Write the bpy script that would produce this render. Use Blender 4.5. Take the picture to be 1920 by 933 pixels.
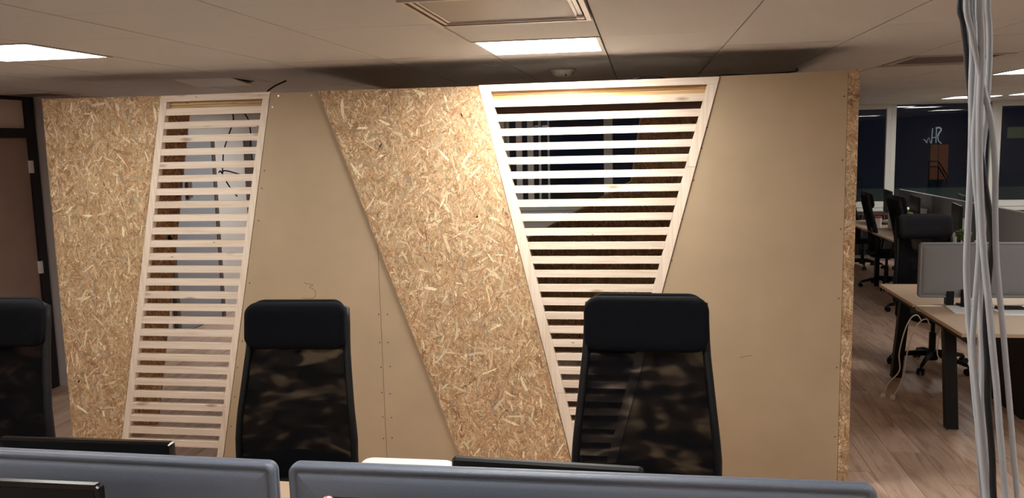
import bpy, bmesh, math, random
from mathutils import Vector, Matrix, noise as mnoise

random.seed(7)
for o in list(bpy.data.objects):
    bpy.data.objects.remove(o)
SC = bpy.context.scene
C = SC.collection

# ------------------------------------------------------------------ camera
cam_d = bpy.data.cameras.new('camera')
cam_d.sensor_fit = 'HORIZONTAL'
cam_d.sensor_width = 36.0
cam_d.lens = 1559.37 / 1920 * 36
cam_d.clip_start = 0.05
cam_d.clip_end = 200
cam = bpy.data.objects.new('camera', cam_d)
C.objects.link(cam)
P_, R_, Y_ = .126196, -.0228012, -.1553366      # pitch down, roll, yaw
_f = Vector((math.sin(Y_), math.cos(Y_), 0)); _r = Vector((math.cos(Y_), -math.sin(Y_), 0)); _u = Vector((0, 0, 1))
_f2 = _f * math.cos(P_) - _u * math.sin(P_); _u2 = _u * math.cos(P_) + _f * math.sin(P_)
_r3 = _r * math.cos(R_) + _u2 * math.sin(R_); _u3 = _u2 * math.cos(R_) - _r * math.sin(R_)
cam.matrix_world = Matrix(((_r3.x, _u3.x, -_f2.x, 0), (_r3.y, _u3.y, -_f2.y, 0), (_r3.z, _u3.z, -_f2.z, 1.95), (0, 0, 0, 1)))
SC.camera = cam

# ------------------------------------------------------------------ night sky, exposure, lamp strength
W = bpy.data.worlds.new('night')
SC.world = W
W.use_nodes = True
W.node_tree.nodes['Background'].inputs[0].default_value = (0.020, 0.023, 0.034, 1)
W.node_tree.nodes['Background'].inputs[1].default_value = 1.0
SC.view_settings.view_transform = 'Standard'
SC.view_settings.look = 'None'
SC.view_settings.gamma = 1.0
SC.view_settings.use_curve_mapping = False
SC.view_settings.exposure = 1.38
LAMP = 9.0                                    # radiance of the ceiling panels
LAMP_COL = (1.0, 0.97, 0.90)

CEIL = 2.42
XL, XR, YB, YF = -4.92, 7.2, 13.6, -4.0       # left wall, right wall, window wall, wall behind the viewer

# ------------------------------------------------------------------ helpers
def srgb(r, g, b):
    f = lambda c: (c / 255 / 12.92) if c / 255 <= .04045 else ((c / 255 + .055) / 1.055) ** 2.4
    return (f(r), f(g), f(b), 1)

MATS = {}
def newmat(name):
    m = bpy.data.materials.new(name); m.use_nodes = True
    nt = m.node_tree; nt.nodes.clear()
    out = nt.nodes.new('ShaderNodeOutputMaterial')
    MATS[name] = m
    return m, nt, out

def N(nt, typ, **kw):
    n = nt.nodes.new(typ)
    for k, v in kw.items():
        if k.startswith('i_'):
            key = k[2:]
            key = int(key) if key.isdigit() else key.replace('_', ' ')
            n.inputs[key].default_value = v
        else:
            setattr(n, k, v)
    return n

def L(nt, a, ao, b, bi):
    nt.links.new(a.outputs[ao] if isinstance(ao, (int, str)) else ao, b.inputs[bi])

def simple(name, col, rough=.5, metal=0., noise=0., nscale=20., bump=0., bscale=200., spec=.5):
    m, nt, out = newmat(name)
    p = N(nt, 'ShaderNodeBsdfPrincipled')
    p.inputs['Roughness'].default_value = rough
    p.inputs['Metallic'].default_value = metal
    p.inputs['Specular IOR Level'].default_value = spec
    p.inputs['Base Color'].default_value = col
    tc = N(nt, 'ShaderNodeTexCoord')
    if noise:
        nz = N(nt, 'ShaderNodeTexNoise', i_Scale=nscale, i_Detail=5.)
        L(nt, tc, 'Object', nz, 'Vector')
        mp = N(nt, 'ShaderNodeMapRange'); mp.inputs['From Min'].default_value = .3; mp.inputs['From Max'].default_value = .7
        mp.inputs['To Min'].default_value = 1 - noise; mp.inputs['To Max'].default_value = 1 + noise
        L(nt, nz, 'Fac', mp, 'Value')
        mx = N(nt, 'ShaderNodeVectorMath', operation='SCALE'); mx.inputs[0].default_value = col[:3]
        L(nt, mp, 'Result', mx, 'Scale'); L(nt, mx, 'Vector', p, 'Base Color')
    if bump:
        nb = N(nt, 'ShaderNodeTexNoise', i_Scale=bscale, i_Detail=3.)
        L(nt, tc, 'Object', nb, 'Vector')
        bp = N(nt, 'ShaderNodeBump', i_Strength=bump, i_Distance=.002)
        L(nt, nb, 'Fac', bp, 'Height'); L(nt, bp, 'Normal', p, 'Normal')
    L(nt, p, 'BSDF', out, 'Surface')
    return m

def emis(name, col, s):
    m, nt, out = newmat(name)
    e = N(nt, 'ShaderNodeEmission'); e.inputs[0].default_value = (*col[:3], 1); e.inputs[1].default_value = s
    L(nt, e, 0, out, 0)
    return m

def osb(name, gain=1.0, tint=(1, 1, 1)):
    """oriented strand board: layered random wood strands in the plane of the sheet"""
    m, nt, out = newmat(name)
    tc = N(nt, 'ShaderNodeTexCoord')
    sp = N(nt, 'ShaderNodeSeparateXYZ'); L(nt, tc, 'Object', sp, 0)
    ad = N(nt, 'ShaderNodeMath', operation='ADD'); L(nt, sp, 0, ad, 0); L(nt, sp, 1, ad, 1)
    cb = N(nt, 'ShaderNodeCombineXYZ'); L(nt, ad, 0, cb, 0); L(nt, sp, 2, cb, 1)
    wz = N(nt, 'ShaderNodeTexNoise', i_Scale=16., i_Detail=4.); L(nt, cb, 0, wz, 'Vector')
    ws = N(nt, 'ShaderNodeVectorMath', operation='SUBTRACT'); ws.inputs[1].default_value = (.5, .5, .5); L(nt, wz, 'Color', ws, 0)
    wc = N(nt, 'ShaderNodeVectorMath', operation='SCALE'); wc.inputs['Scale'].default_value = .022; L(nt, ws, 0, wc, 0)
    v0 = N(nt, 'ShaderNodeVectorMath', operation='ADD'); L(nt, cb, 0, v0, 0); L(nt, wc, 0, v0, 1)
    w2 = N(nt, 'ShaderNodeTexNoise', i_Scale=3.2, i_Detail=1.); L(nt, cb, 0, w2, 'Vector')
    w3 = N(nt, 'ShaderNodeVectorMath', operation='SUBTRACT'); w3.inputs[1].default_value = (.5, .5, .5); L(nt, w2, 'Color', w3, 0)
    w4 = N(nt, 'ShaderNodeVectorMath', operation='SCALE'); w4.inputs['Scale'].default_value = .12; L(nt, w3, 0, w4, 0)
    vec = N(nt, 'ShaderNodeVectorMath', operation='ADD'); L(nt, v0, 0, vec, 0); L(nt, w4, 0, vec, 1)
    # ground tone
    gn = N(nt, 'ShaderNodeTexNoise', i_Scale=9., i_Detail=8.); gn.inputs['Roughness'].default_value = .7; L(nt, cb, 0, gn, 'Vector')
    gr = N(nt, 'ShaderNodeValToRGB'); L(nt, gn, 'Fac', gr, 0)
    el = gr.color_ramp.elements
    el[0].position = .32; el[0].color = srgb(150, 112, 80); el[1].position = .68; el[1].color = srgb(208, 174, 136)
    cur = gr.outputs['Color']
    pal = [(0, srgb(128, 92, 62)), (.10, srgb(164, 124, 88)), (.30, srgb(192, 154, 116)), (.5, srgb(196, 166, 128)), (.68, srgb(206, 172, 136)), (.85, srgb(216, 192, 154)), (1, srgb(240, 226, 196))]
    layers = [(96, .075, .34, .42), (70, .066, .30, .38), (122, .060, .30, .38), (28, .040, .20, .34), (152, .036, .18, .32),
              (84, .044, .26, .38), (48, .028, .16, .34), (134, .026, .17, .34), (104, .024, .18, .33), (12, .018, .12, .26), (62, .014, .12, .26), (114, .012, .12, .26), (35, .009, .08, .26), (146, .008, .08, .26), (88, .008, .10, .26)]
    for k, (ang, w, ln, rad) in enumerate(layers):
        a = math.radians(ang)
        mp = N(nt, 'ShaderNodeMapping', vector_type='TEXTURE')
        mp.inputs['Rotation'].default_value = (0, 0, a)
        mp.inputs['Location'].default_value = (k * 3.71, k * 1.93, 0)
        mp.inputs['Scale'].default_value = (ln, w, 1)
        L(nt, vec, 0, mp, 0)
        v = N(nt, 'ShaderNodeTexVoronoi', voronoi_dimensions='2D', feature='F1', distance='CHEBYCHEV'); v.inputs['Scale'].default_value = 1.0
        L(nt, mp, 0, v, 'Vector')
        cs = N(nt, 'ShaderNodeSeparateColor'); L(nt, v, 'Color', cs, 0)
        # radius varies per strand, so some cells carry none
        rr = N(nt, 'ShaderNodeMath', operation='MULTIPLY_ADD'); rr.inputs[1].default_value = .34; rr.inputs[2].default_value = rad - .20; L(nt, cs, 1, rr, 0)
        dd = N(nt, 'ShaderNodeMath', operation='SUBTRACT'); L(nt, rr, 0, dd, 0); L(nt, v, 'Distance', dd, 1)
        mk = N(nt, 'ShaderNodeMapRange'); mk.inputs['From Min'].default_value = 0; mk.inputs['From Max'].default_value = .03; L(nt, dd, 0, mk, 'Value')
        cr = N(nt, 'ShaderNodeValToRGB'); L(nt, cs, 0, cr, 0)
        e = cr.color_ramp.elements
        e[0].position, e[0].color = pal[0]; e[1].position, e[1].color = pal[-1]
        for pos, col in pal[1:-1]:
            q = e.new(pos); q.color = col
        # fibre streaks along the strand
        fm = N(nt, 'ShaderNodeVectorMath', operation='MULTIPLY'); fm.inputs[1].default_value = (3., 16., 1); L(nt, mp, 0, fm, 0)
        fz = N(nt, 'ShaderNodeTexNoise', i_Scale=1.4, i_Detail=2.); fz.inputs['Detail'].default_value = 2; L(nt, fm, 0, fz, 'Vector')
        # dark lip at the strand's border, only in places
        ed = N(nt, 'ShaderNodeMapRange'); ed.inputs['From Min'].default_value = .02; ed.inputs['From Max'].default_value = .10; L(nt, dd, 0, ed, 'Value')
        ed.inputs['To Min'].default_value = .72; ed.inputs['To Max'].default_value = 1.0
        fr = N(nt, 'ShaderNodeMapRange'); fr.inputs['From Min'].default_value = .3; fr.inputs['From Max'].default_value = .7
        fr.inputs['To Min'].default_value = .86; fr.inputs['To Max'].default_value = 1.10; L(nt, fz, 'Fac', fr, 'Value')
        mm = N(nt, 'ShaderNodeMath', operation='MULTIPLY'); L(nt, ed, 0, mm, 0); L(nt, fr, 0, mm, 1)
        sc = N(nt, 'ShaderNodeVectorMath', operation='SCALE'); L(nt, cr, 0, sc, 0); L(nt, mm, 0, sc, 'Scale')
        al = N(nt, 'ShaderNodeMath', operation='MULTIPLY'); al.inputs[1].default_value = .88; L(nt, mk, 0, al, 0)
        mix = N(nt, 'ShaderNodeMix', data_type='RGBA'); L(nt, al, 0, mix, 0)
        nt.links.new(cur, mix.inputs[6]); L(nt, sc, 0, mix, 7)
        cur = mix.outputs[2]
    # small dark cracks and specks
    n2 = N(nt, 'ShaderNodeTexNoise', i_Scale=42., i_Detail=6.); n2.inputs['Roughness'].default_value = .75; n2.inputs['Distortion'].default_value = 1.6; L(nt, cb, 0, n2, 'Vector')
    m2 = N(nt, 'ShaderNodeMapRange'); m2.inputs['From Min'].default_value = .33; m2.inputs['From Max'].default_value = .44
    m2.inputs['To Min'].default_value = .55; m2.inputs['To Max'].default_value = 1; L(nt, n2, 'Fac', m2, 'Value')
    n3 = N(nt, 'ShaderNodeTexNoise', i_Scale=130., i_Detail=3.); L(nt, cb, 0, n3, 'Vector')
    m3 = N(nt, 'ShaderNodeMapRange'); m3.inputs['From Min'].default_value = .3; m3.inputs['From Max'].default_value = .7
    m3.inputs['To Min'].default_value = .82 * gain; m3.inputs['To Max'].default_value = 1.14 * gain; L(nt, n3, 'Fac', m3, 'Value')
    mu = N(nt, 'ShaderNodeMath', operation='MULTIPLY'); L(nt, m2, 0, mu, 0); L(nt, m3, 0, mu, 1)
    lf = N(nt, 'ShaderNodeTexNoise', i_Scale=4.5, i_Detail=3.); L(nt, cb, 0, lf, 'Vector')
    lr = N(nt, 'ShaderNodeMapRange'); lr.inputs['From Min'].default_value = .3; lr.inputs['From Max'].default_value = .7
    lr.inputs['To Min'].default_value = .80; lr.inputs['To Max'].default_value = 1.12; L(nt, lf, 'Fac', lr, 'Value')
    mv = N(nt, 'ShaderNodeMath', operation='MULTIPLY'); L(nt, mu, 0, mv, 0); L(nt, lr, 0, mv, 1)
    ti = N(nt, 'ShaderNodeVectorMath', operation='MULTIPLY'); nt.links.new(cur, ti.inputs[0]); ti.inputs[1].default_value = tint
    fs = N(nt, 'ShaderNodeVectorMath', operation='SCALE'); L(nt, ti, 0, fs, 0); L(nt, mv, 0, fs, 'Scale')
    p = N(nt, 'ShaderNodeBsdfPrincipled'); p.inputs['Roughness'].default_value = .55; p.inputs['Specular IOR Level'].default_value = .3
    L(nt, fs, 0, p, 'Base Color')
    bp = N(nt, 'ShaderNodeBump', i_Strength=.35, i_Distance=.002); L(nt, mu, 0, bp, 'Height'); L(nt, bp, 0, p, 'Normal')
    L(nt, p, 0, out, 0)
    return m

def pine(name, col, dark, axis=0, knots=True, rnd=.06):
    """planed softwood, grain along local axis (0 = x, 2 = z), with knots"""
    m, nt, out = newmat(name)
    tc = N(nt, 'ShaderNodeTexCoord'); oi = N(nt, 'ShaderNodeObjectInfo')
    of = N(nt, 'ShaderNodeVectorMath', operation='SCALE'); of.inputs[0].default_value = (17, 5, 31); L(nt, oi, 'Random', of, 'Scale')
    av = N(nt, 'ShaderNodeVectorMath', operation='ADD'); L(nt, tc, 'Object', av, 0); L(nt, of, 0, av, 1)
    st = N(nt, 'ShaderNodeVectorMath', operation='MULTIPLY')
    st.inputs[1].default_value = (1.2, 30, 30) if axis == 0 else (30, 30, 1.2) if axis == 2 else (30, 1.2, 30)
    L(nt, av, 0, st, 0)
    nz = N(nt, 'ShaderNodeTexNoise', i_Scale=2.2, i_Detail=5.); nz.inputs['Distortion'].default_value = .5; L(nt, st, 0, nz, 'Vector')
    cr = N(nt, 'ShaderNodeValToRGB'); e = cr.color_ramp.elements
    e[0].position = .3; e[0].color = dark; e[1].position = .6; e[1].color = col; L(nt, nz, 'Fac', cr, 0)
    cur = cr.outputs[0]
    if knots:
        kv = N(nt, 'ShaderNodeVectorMath', operation='MULTIPLY')
        kv.inputs[1].default_value = (3.2, 6, 11) if axis == 0 else (11, 6, 3.2)
        L(nt, av, 0, kv, 0)
        vo = N(nt, 'ShaderNodeTexVoronoi', feature='F1'); vo.inputs['Scale'].default_value = 1.; L(nt, kv, 0, vo, 'Vector')
        mk = N(nt, 'ShaderNodeMapRange'); mk.inputs['From Min'].default_value = .05; mk.inputs['From Max'].default_value = .16
        mk.inputs['To Min'].default_value = .75; mk.inputs['To Max'].default_value = 0; L(nt, vo, 'Distance', mk, 'Value')
        mx = N(nt, 'ShaderNodeMix', data_type='RGBA'); L(nt, mk, 0, mx, 0); nt.links.new(cur, mx.inputs[6]); mx.inputs[7].default_value = srgb(150, 116, 80)
        cur = mx.outputs[2]
        k2 = N(nt, 'ShaderNodeVectorMath', operation='MULTIPLY'); k2.inputs[1].default_value = (4.3, 4.3, 14) if axis == 0 else (14, 4.3, 4.3); L(nt, av, 0, k2, 0)
        v2 = N(nt, 'ShaderNodeTexVoronoi', feature='F1'); v2.inputs['Scale'].default_value = 1.; L(nt, k2, 0, v2, 'Vector')
        mk2 = N(nt, 'ShaderNodeMapRange'); mk2.inputs['From Min'].default_value = .025; mk2.inputs['From Max'].default_value = .05
        mk2.inputs['To Min'].default_value = .85; mk2.inputs['To Max'].default_value = 0; L(nt, v2, 'Distance', mk2, 'Value')
        mx2 = N(nt, 'ShaderNodeMix', data_type='RGBA'); L(nt, mk2, 0, mx2, 0); nt.links.new(cur, mx2.inputs[6]); mx2.inputs[7].default_value = srgb(92, 62, 44)
        cur = mx2.outputs[2]
    rr = N(nt, 'ShaderNodeMapRange'); rr.inputs['To Min'].default_value = 1 - rnd; rr.inputs['To Max'].default_value = 1 + rnd * .6; L(nt, oi, 'Random', rr, 'Value')
    sc = N(nt, 'ShaderNodeVectorMath', operation='SCALE'); nt.links.new(cur, sc.inputs[0]); L(nt, rr, 0, sc, 'Scale')
    p = N(nt, 'ShaderNodeBsdfPrincipled'); p.inputs['Roughness'].default_value = .5; p.inputs['Specular IOR Level'].default_value = .3
    L(nt, sc, 0, p, 'Base Color'); L(nt, p, 0, out, 0)
    return m

def planks_mat():
    m, nt, out = newmat('laminate')
    g = N(nt, 'ShaderNodeNewGeometry')
    sp = N(nt, 'ShaderNodeSeparateXYZ'); L(nt, g, 'Position', sp, 0)
    # plank identity from its place: column index and staggered row index
    cx = N(nt, 'ShaderNodeMath', operation='DIVIDE'); cx.inputs[1].default_value = .19; L(nt, sp, 0, cx, 0)
    fx = N(nt, 'ShaderNodeMath', operation='FLOOR'); L(nt, cx, 0, fx, 0)
    sy = N(nt, 'ShaderNodeMath', operation='MULTIPLY_ADD'); sy.inputs[1].default_value = .37; L(nt, fx, 0, sy, 0)
    dy = N(nt, 'ShaderNodeMath', operation='DIVIDE'); dy.inputs[1].default_value = 1.3; L(nt, sp, 1, dy, 0); L(nt, dy, 0, sy, 2)
    fy = N(nt, 'ShaderNodeMath', operation='FLOOR'); L(nt, sy, 0, fy, 0)
    cc = N(nt, 'ShaderNodeCombineXYZ'); L(nt, fx, 0, cc, 0); L(nt, fy, 0, cc, 1)
    wn = N(nt, 'ShaderNodeTexWhiteNoise', noise_dimensions='2D'); L(nt, cc, 0, wn, 'Vector')
    of = N(nt, 'ShaderNodeVectorMath', operation='SCALE'); of.inputs['Scale'].default_value = 13.; L(nt, wn, 'Color', of, 0)
    av = N(nt, 'ShaderNodeVectorMath', operation='ADD'); L(nt, g, 'Position', av, 0); L(nt, of, 0, av, 1)
    st = N(nt, 'ShaderNodeVectorMath', operation='MULTIPLY'); st.inputs[1].default_value = (9, 1.1, 1); L(nt, av, 0, st, 0)
    nz = N(nt, 'ShaderNodeTexNoise', i_Scale=1.6, i_Detail=6.); nz.inputs['Distortion'].default_value = 1.2; nz.inputs['Roughness'].default_value = .62; L(nt, st, 0, nz, 'Vector')
    cr = N(nt, 'ShaderNodeValToRGB'); e = cr.color_ramp.elements
    e[0].position = .30; e[0].color = srgb(148, 118, 102); e[1].position = .68; e[1].color = srgb(212, 186, 166)
    q = e.new(.46); q.color = srgb(188, 160, 142)
    L(nt, nz, 'Fac', cr, 0)
    mr = N(nt, 'ShaderNodeMapRange'); mr.inputs['To Min'].default_value = .84; mr.inputs['To Max'].default_value = 1.1; L(nt, wn, 'Value', mr, 'Value')
    sc = N(nt, 'ShaderNodeVectorMath', operation='SCALE'); L(nt, cr, 0, sc, 0); L(nt, mr, 0, sc, 'Scale')
    p = N(nt, 'ShaderNodeBsdfPrincipled'); p.inputs['Roughness'].default_value = .42; p.inputs['Specular IOR Level'].default_value = .45
    L(nt, sc, 0, p, 'Base Color'); L(nt, p, 0, out, 0)
    return m

def mesh_fabric():
    """open black chair mesh; the folds make it more and less see-through"""
    m, nt, out = newmat('chair_mesh')
    tc = N(nt, 'ShaderNodeTexCoord'); oi = N(nt, 'ShaderNodeObjectInfo')
    ro = N(nt, 'ShaderNodeVectorMath', operation='SCALE'); ro.inputs[0].default_value = (3, 7, 5); L(nt, oi, 'Random', ro, 'Scale')
    av = N(nt, 'ShaderNodeVectorMath', operation='ADD'); L(nt, tc, 'Object', av, 0); L(nt, ro, 0, av, 1)
    mp = N(nt, 'ShaderNodeMapping'); mp.inputs['Rotation'].default_value = (0, .85, 0); mp.inputs['Scale'].default_value = (3.4, 1, 8.); L(nt, av, 0, mp, 0)
    nz = N(nt, 'ShaderNodeTexNoise', i_Scale=1.5, i_Detail=1.); nz.inputs['Distortion'].default_value = .9; L(nt, mp, 0, nz, 'Vector')
    mr = N(nt, 'ShaderNodeMapRange', interpolation_type='SMOOTHSTEP'); mr.inputs['From Min'].default_value = .44; mr.inputs['From Max'].default_value = .66
    mr.inputs['To Min'].default_value = .05; mr.inputs['To Max'].default_value = .40; L(nt, nz, 'Fac', mr, 'Value')
    tr = N(nt, 'ShaderNodeBsdfTransparent')
    p = N(nt, 'ShaderNodeBsdfPrincipled'); p.inputs['Base Color'].default_value = srgb(9, 8, 13); p.inputs['Roughness'].default_value = .9; p.inputs['Specular IOR Level'].default_value = .15
    mx = N(nt, 'ShaderNodeMixShader'); L(nt, mr, 0, mx, 0); L(nt, p, 0, mx, 1); L(nt, tr, 0, mx, 2); L(nt, mx, 0, out, 0)
    return m

def glass_mat():
    m, nt, out = newmat('window_glass')
    fr = N(nt, 'ShaderNodeFresnel', i_IOR=1.5)
    ml = N(nt, 'ShaderNodeMath', operation='MULTIPLY'); ml.inputs[1].default_value = 1.0; L(nt, fr, 0, ml, 0)
    tr = N(nt, 'ShaderNodeBsdfTransparent'); tr.inputs[0].default_value = (.75, .8, .8, 1)
    gl = N(nt, 'ShaderNodeBsdfGlossy', i_Roughness=.01)
    mx = N(nt, 'ShaderNodeMixShader'); L(nt, ml, 0, mx, 0); L(nt, tr, 0, mx, 1); L(nt, gl, 0, mx, 2); L(nt, mx, 0, out, 0)
    return m

def grille_mat(name, col, dark, sx, sy):
    """perforated sheet metal: rows of small dark holes"""
    m, nt, out = newmat(name)
    tc = N(nt, 'ShaderNodeTexCoord')
    mp = N(nt, 'ShaderNodeMapping'); mp.inputs['Rotation'].default_value = (0, 0, .785); mp.inputs['Scale'].default_value = (sx, sy, 1); L(nt, tc, 'Object', mp, 0)
    vo = N(nt, 'ShaderNodeTexVoronoi', voronoi_dimensions='2D'); vo.inputs['Randomness'].default_value = 0; vo.inputs['Scale'].default_value = 1; L(nt, mp, 0, vo, 'Vector')
    mr = N(nt, 'ShaderNodeMapRange'); mr.inputs['From Min'].default_value = .26; mr.inputs['From Max'].default_value = .38; L(nt, vo, 'Distance', mr, 'Value')
    mx = N(nt, 'ShaderNodeMix', data_type='RGBA'); L(nt, mr, 0, mx, 0); mx.inputs[6].default_value = dark; mx.inputs[7].default_value = col
    p = N(nt, 'ShaderNodeBsdfPrincipled'); p.inputs['Roughness'].default_value = .45; L(nt, mx, 2, p, 'Base Color'); L(nt, p, 0, out, 0)
    return m

M = dict(
    osb=osb('osb'), osb_back=osb('osb_back', 1.15, (1.1, .9, .78)),
    mdf=simple('mdf', srgb(178, 157, 130), .6, noise=.045, nscale=3.5, bump=.05, spec=.25),
    slat=pine('pine_slat', srgb(234, 218, 202), srgb(218, 196, 174)),
    stile=pine('pine_stile', srgb(234, 218, 202), srgb(218, 198, 176), axis=2, knots=False),
    rough=pine('rough_pine', srgb(214, 182, 134), srgb(178, 136, 88)),
    cut=simple('lit_sawn_edge', srgb(222, 196, 156), .7),  # paler than the board: paints the light its edge catches
    ceil=simple('ceiling_metal', srgb(203, 203, 203), .6, noise=.02, nscale=2., spec=.3),
    joint=simple('ceiling_joint', srgb(40, 36, 34), .9),
    wall=simple('wall_paint', srgb(206, 202, 200), .8, noise=.02, nscale=2.),
    wall_grey=simple('wall_grey', srgb(196, 188, 188), .8, noise=.03, nscale=2.),
    blackframe=simple('black_frame', srgb(22, 23, 28), .45),
    doorwood=simple('door_wood', srgb(158, 136, 126), .5, noise=.06, nscale=4.),
    doorgrey=simple('door_grey', srgb(140, 142, 150), .5),
    doorframe=simple('door_frame_brown', srgb(84, 70, 64), .5),
    steel=simple('steel', srgb(190, 188, 184), .35, metal=.8),
    laminate=planks_mat(),
    navy=simple('navy_fabric', srgb(8, 10, 18), .9, spec=.2, noise=.12, nscale=60., bump=.3, bscale=900.),
    black=simple('black_plastic', srgb(9, 10, 15), .5, spec=.3),
    blackmetal=simple('black_metal', srgb(14, 13, 15), .5, spec=.3),
    mesh=mesh_fabric(),
    charcoal=simple('charcoal_fabric', srgb(24, 23, 28), .95, spec=.2, noise=.1, nscale=80., bump=.3, bscale=700.),
    screen=simple('grey_leatherette', srgb(98, 106, 122), .38, bump=.45, bscale=420., spec=.6),
    fabricgrey=simple('grey_screen_fabric', srgb(138, 139, 143), .85, noise=.04, nscale=80.),
    desk=simple('desk_top', srgb(190, 166, 142), .45, noise=.04, nscale=6.),
    deskedge=simple('desk_edge', srgb(190, 158, 112), .5),
    gloss=simple('gloss_black', srgb(10, 10, 12), .18),
    white=simple('white_plastic', srgb(236, 234, 230), .45),
    whitepanel=simple('white_cabinet', srgb(222, 214, 206), .5),
    paper=simple('paper', srgb(232, 232, 236), .8, noise=.03, nscale=30.),
    frame=simple('white_frame', srgb(206, 206, 202), .45),
    glass=glass_mat(),
    cable=simple('grey_cable', srgb(168, 172, 180), .4, noise=.03, nscale=30.),
    cable2=simple('pale_cable', srgb(140, 142, 148), .45),
    cableblack=simple('black_cable', srgb(20, 20, 24), .4),
    cordwhite=simple('white_cord', srgb(220, 208, 196), .45),
    header=simple('header_board', srgb(190, 152, 134), .6),
    farwall=simple('far_wall', srgb(118, 112, 108), .8),
    trim=simple('aluminium_trim', srgb(196, 190, 186), .35, metal=.5),
    grille=grille_mat('perforated_grille', srgb(184, 176, 172), srgb(92, 84, 84), 150, 150),
    grille2=simple('vent_mesh', srgb(104, 92, 92), .6),
    lamp=emis('lamp_diffuser', LAMP_COL, LAMP),
    lamp_boosted=emis('lamp_diffuser_boosted', LAMP_COL, LAMP * 2.0),  # same lamp, strength doubled to brighten the right screen and the grey-door side
    lamp_weak=emis('lamp_diffuser_weak', LAMP_COL, LAMP * .45),  # same lamp, strength lowered to keep the hidden back area dim
    transom=simple('transom', srgb(226, 212, 200), .6),
    green=simple('leaf_green', srgb(72, 98, 48), .6, noise=.25, nscale=60.),
    yellow=simple('yellow_cloth', srgb(176, 186, 34), .7),
    red=simple('red_plastic', srgb(178, 52, 46), .5),
    pink=simple('pink_gloss', srgb(226, 130, 140), .25),
    darkwall=simple('dark_facade', srgb(92, 94, 110), .95, spec=.1),
    parapet=simple('parapet', srgb(110, 116, 110), .9, noise=.08, nscale=4.),
    orange=emis('lit_doorway', srgb(160, 96, 70), .075),
    reflection=emis('reflection_white', srgb(200, 206, 214), .16),  # glow standing in for letters reflected in the window glass
    skyline=simple('ladder_violet', srgb(90, 84, 110), .8),
    beige=emis('lit_room', srgb(150, 146, 118), .06),
    pencil=simple('pencil', srgb(120, 92, 70), .9),
    screwdark=simple('screw_dark', srgb(70, 54, 40), .7),
    screwbright=simple('screw_bright', srgb(240, 238, 230), .2, metal=.3),
    dark=simple('dark_void', srgb(18, 17, 18), .9),
)

OFF = {}
def top(o):
    while o.parent: o = o.parent
    return o
def thing(name, label, cat, loc=(0, 0, 0), group=None, kind=None):
    o = bpy.data.objects.new(name, None); C.objects.link(o); o.empty_display_size = .1
    o.location = loc
    if label: o['label'] = label
    if cat: o['category'] = cat
    if group: o['group'] = group
    if kind: o['kind'] = kind
    OFF[o.name] = Vector(loc)
    return o
def tag(o, label=None, cat=None, group=None, kind=None):
    if label: o['label'] = label
    if cat: o['category'] = cat
    if group: o['group'] = group
    if kind: o['kind'] = kind
    return o
def obj(name, bm, mat, parent=None, smooth=False, label=None, kind=None, loc=None, bevel=0):
    """link a bmesh given in world coordinates (or in the thing's own ones when it stands at the origin)"""
    off = Vector((0, 0, 0))
    if parent is not None: off = OFF[top(parent).name]
    elif loc is not None: off = Vector(loc)
    me = bpy.data.meshes.new(name)
    if off.length: bmesh.ops.translate(bm, verts=bm.verts, vec=-off)
    bmesh.ops.recalc_face_normals(bm, faces=bm.faces)
    bm.to_mesh(me); bm.free()
    if smooth:
        for p in me.polygons: p.use_smooth = True
    o = bpy.data.objects.new(name, me); C.objects.link(o)
    me.materials.append(M[mat] if isinstance(mat, str) else mat)
    if parent is not None: o.parent = parent
    elif loc is not None: o.location = off; OFF[o.name] = off
    else: OFF[o.name] = Vector((0, 0, 0))
    if bevel:
        b = o.modifiers.new('bevel', 'BEVEL'); b.width = bevel; b.segments = 2; b.limit_method = 'ANGLE'; b.angle_limit = .7
    if label: o['label'] = label
    if kind: o['kind'] = kind
    return o
def copy_tree(o, parent=None):
    c = o.copy(); C.objects.link(c)
    if parent is not None: c.parent = parent
    for ch in [x for x in list(o.children)]:
        copy_tree(ch, c)
    return c

def box(x0, x1, y0, y1, z0, z1, bm=None):
    bm = bm or bmesh.new()
    v = [bm.verts.new(p) for p in ((x0, y0, z0), (x1, y0, z0), (x1, y1, z0), (x0, y1, z0), (x0, y0, z1), (x1, y0, z1), (x1, y1, z1), (x0, y1, z1))]
    for f in ((0, 3, 2, 1), (4, 5, 6, 7), (0, 1, 5, 4), (1, 2, 6, 5), (2, 3, 7, 6), (3, 0, 4, 7)):
        bm.faces.new([v[i] for i in f])
    return bm
def prism_xz(pts, y0, y1, bm=None):
    bm = bm or bmesh.new()
    a = [bm.verts.new((x, y0, z)) for x, z in pts]; b = [bm.verts.new((x, y1, z)) for x, z in pts]
    bm.faces.new(a); bm.faces.new(b[::-1])
    n = len(pts)
    for i in range(n): bm.faces.new((a[i], b[i], b[(i + 1) % n], a[(i + 1) % n]))
    return bm
def prism_yz(pts, x0, x1, bm=None):
    bm = bm or bmesh.new()
    a = [bm.verts.new((x0, y, z)) for y, z in pts]; b = [bm.verts.new((x1, y, z)) for y, z in pts]
    bm.faces.new(a); bm.faces.new(b[::-1])
    n = len(pts)
    for i in range(n): bm.faces.new((a[i], b[i], b[(i + 1) % n], a[(i + 1) % n]))
    return bm
def catmull(pts, n=6):
    pts = [Vector(p) for p in pts]; q = [pts[0] * 2 - pts[1]] + pts + [pts[-1] * 2 - pts[-2]]
    o = []
    for i in range(1, len(q) - 2):
        for k in range(n):
            t = k / n; a, b, c, d = q[i - 1:i + 3]
            o.append(.5 * ((2 * b) + (c - a) * t + (2 * a - 5 * b + 4 * c - d) * t * t + (3 * b - a - 3 * c + d) * t ** 3))
    return o + [pts[-1]]
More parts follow.
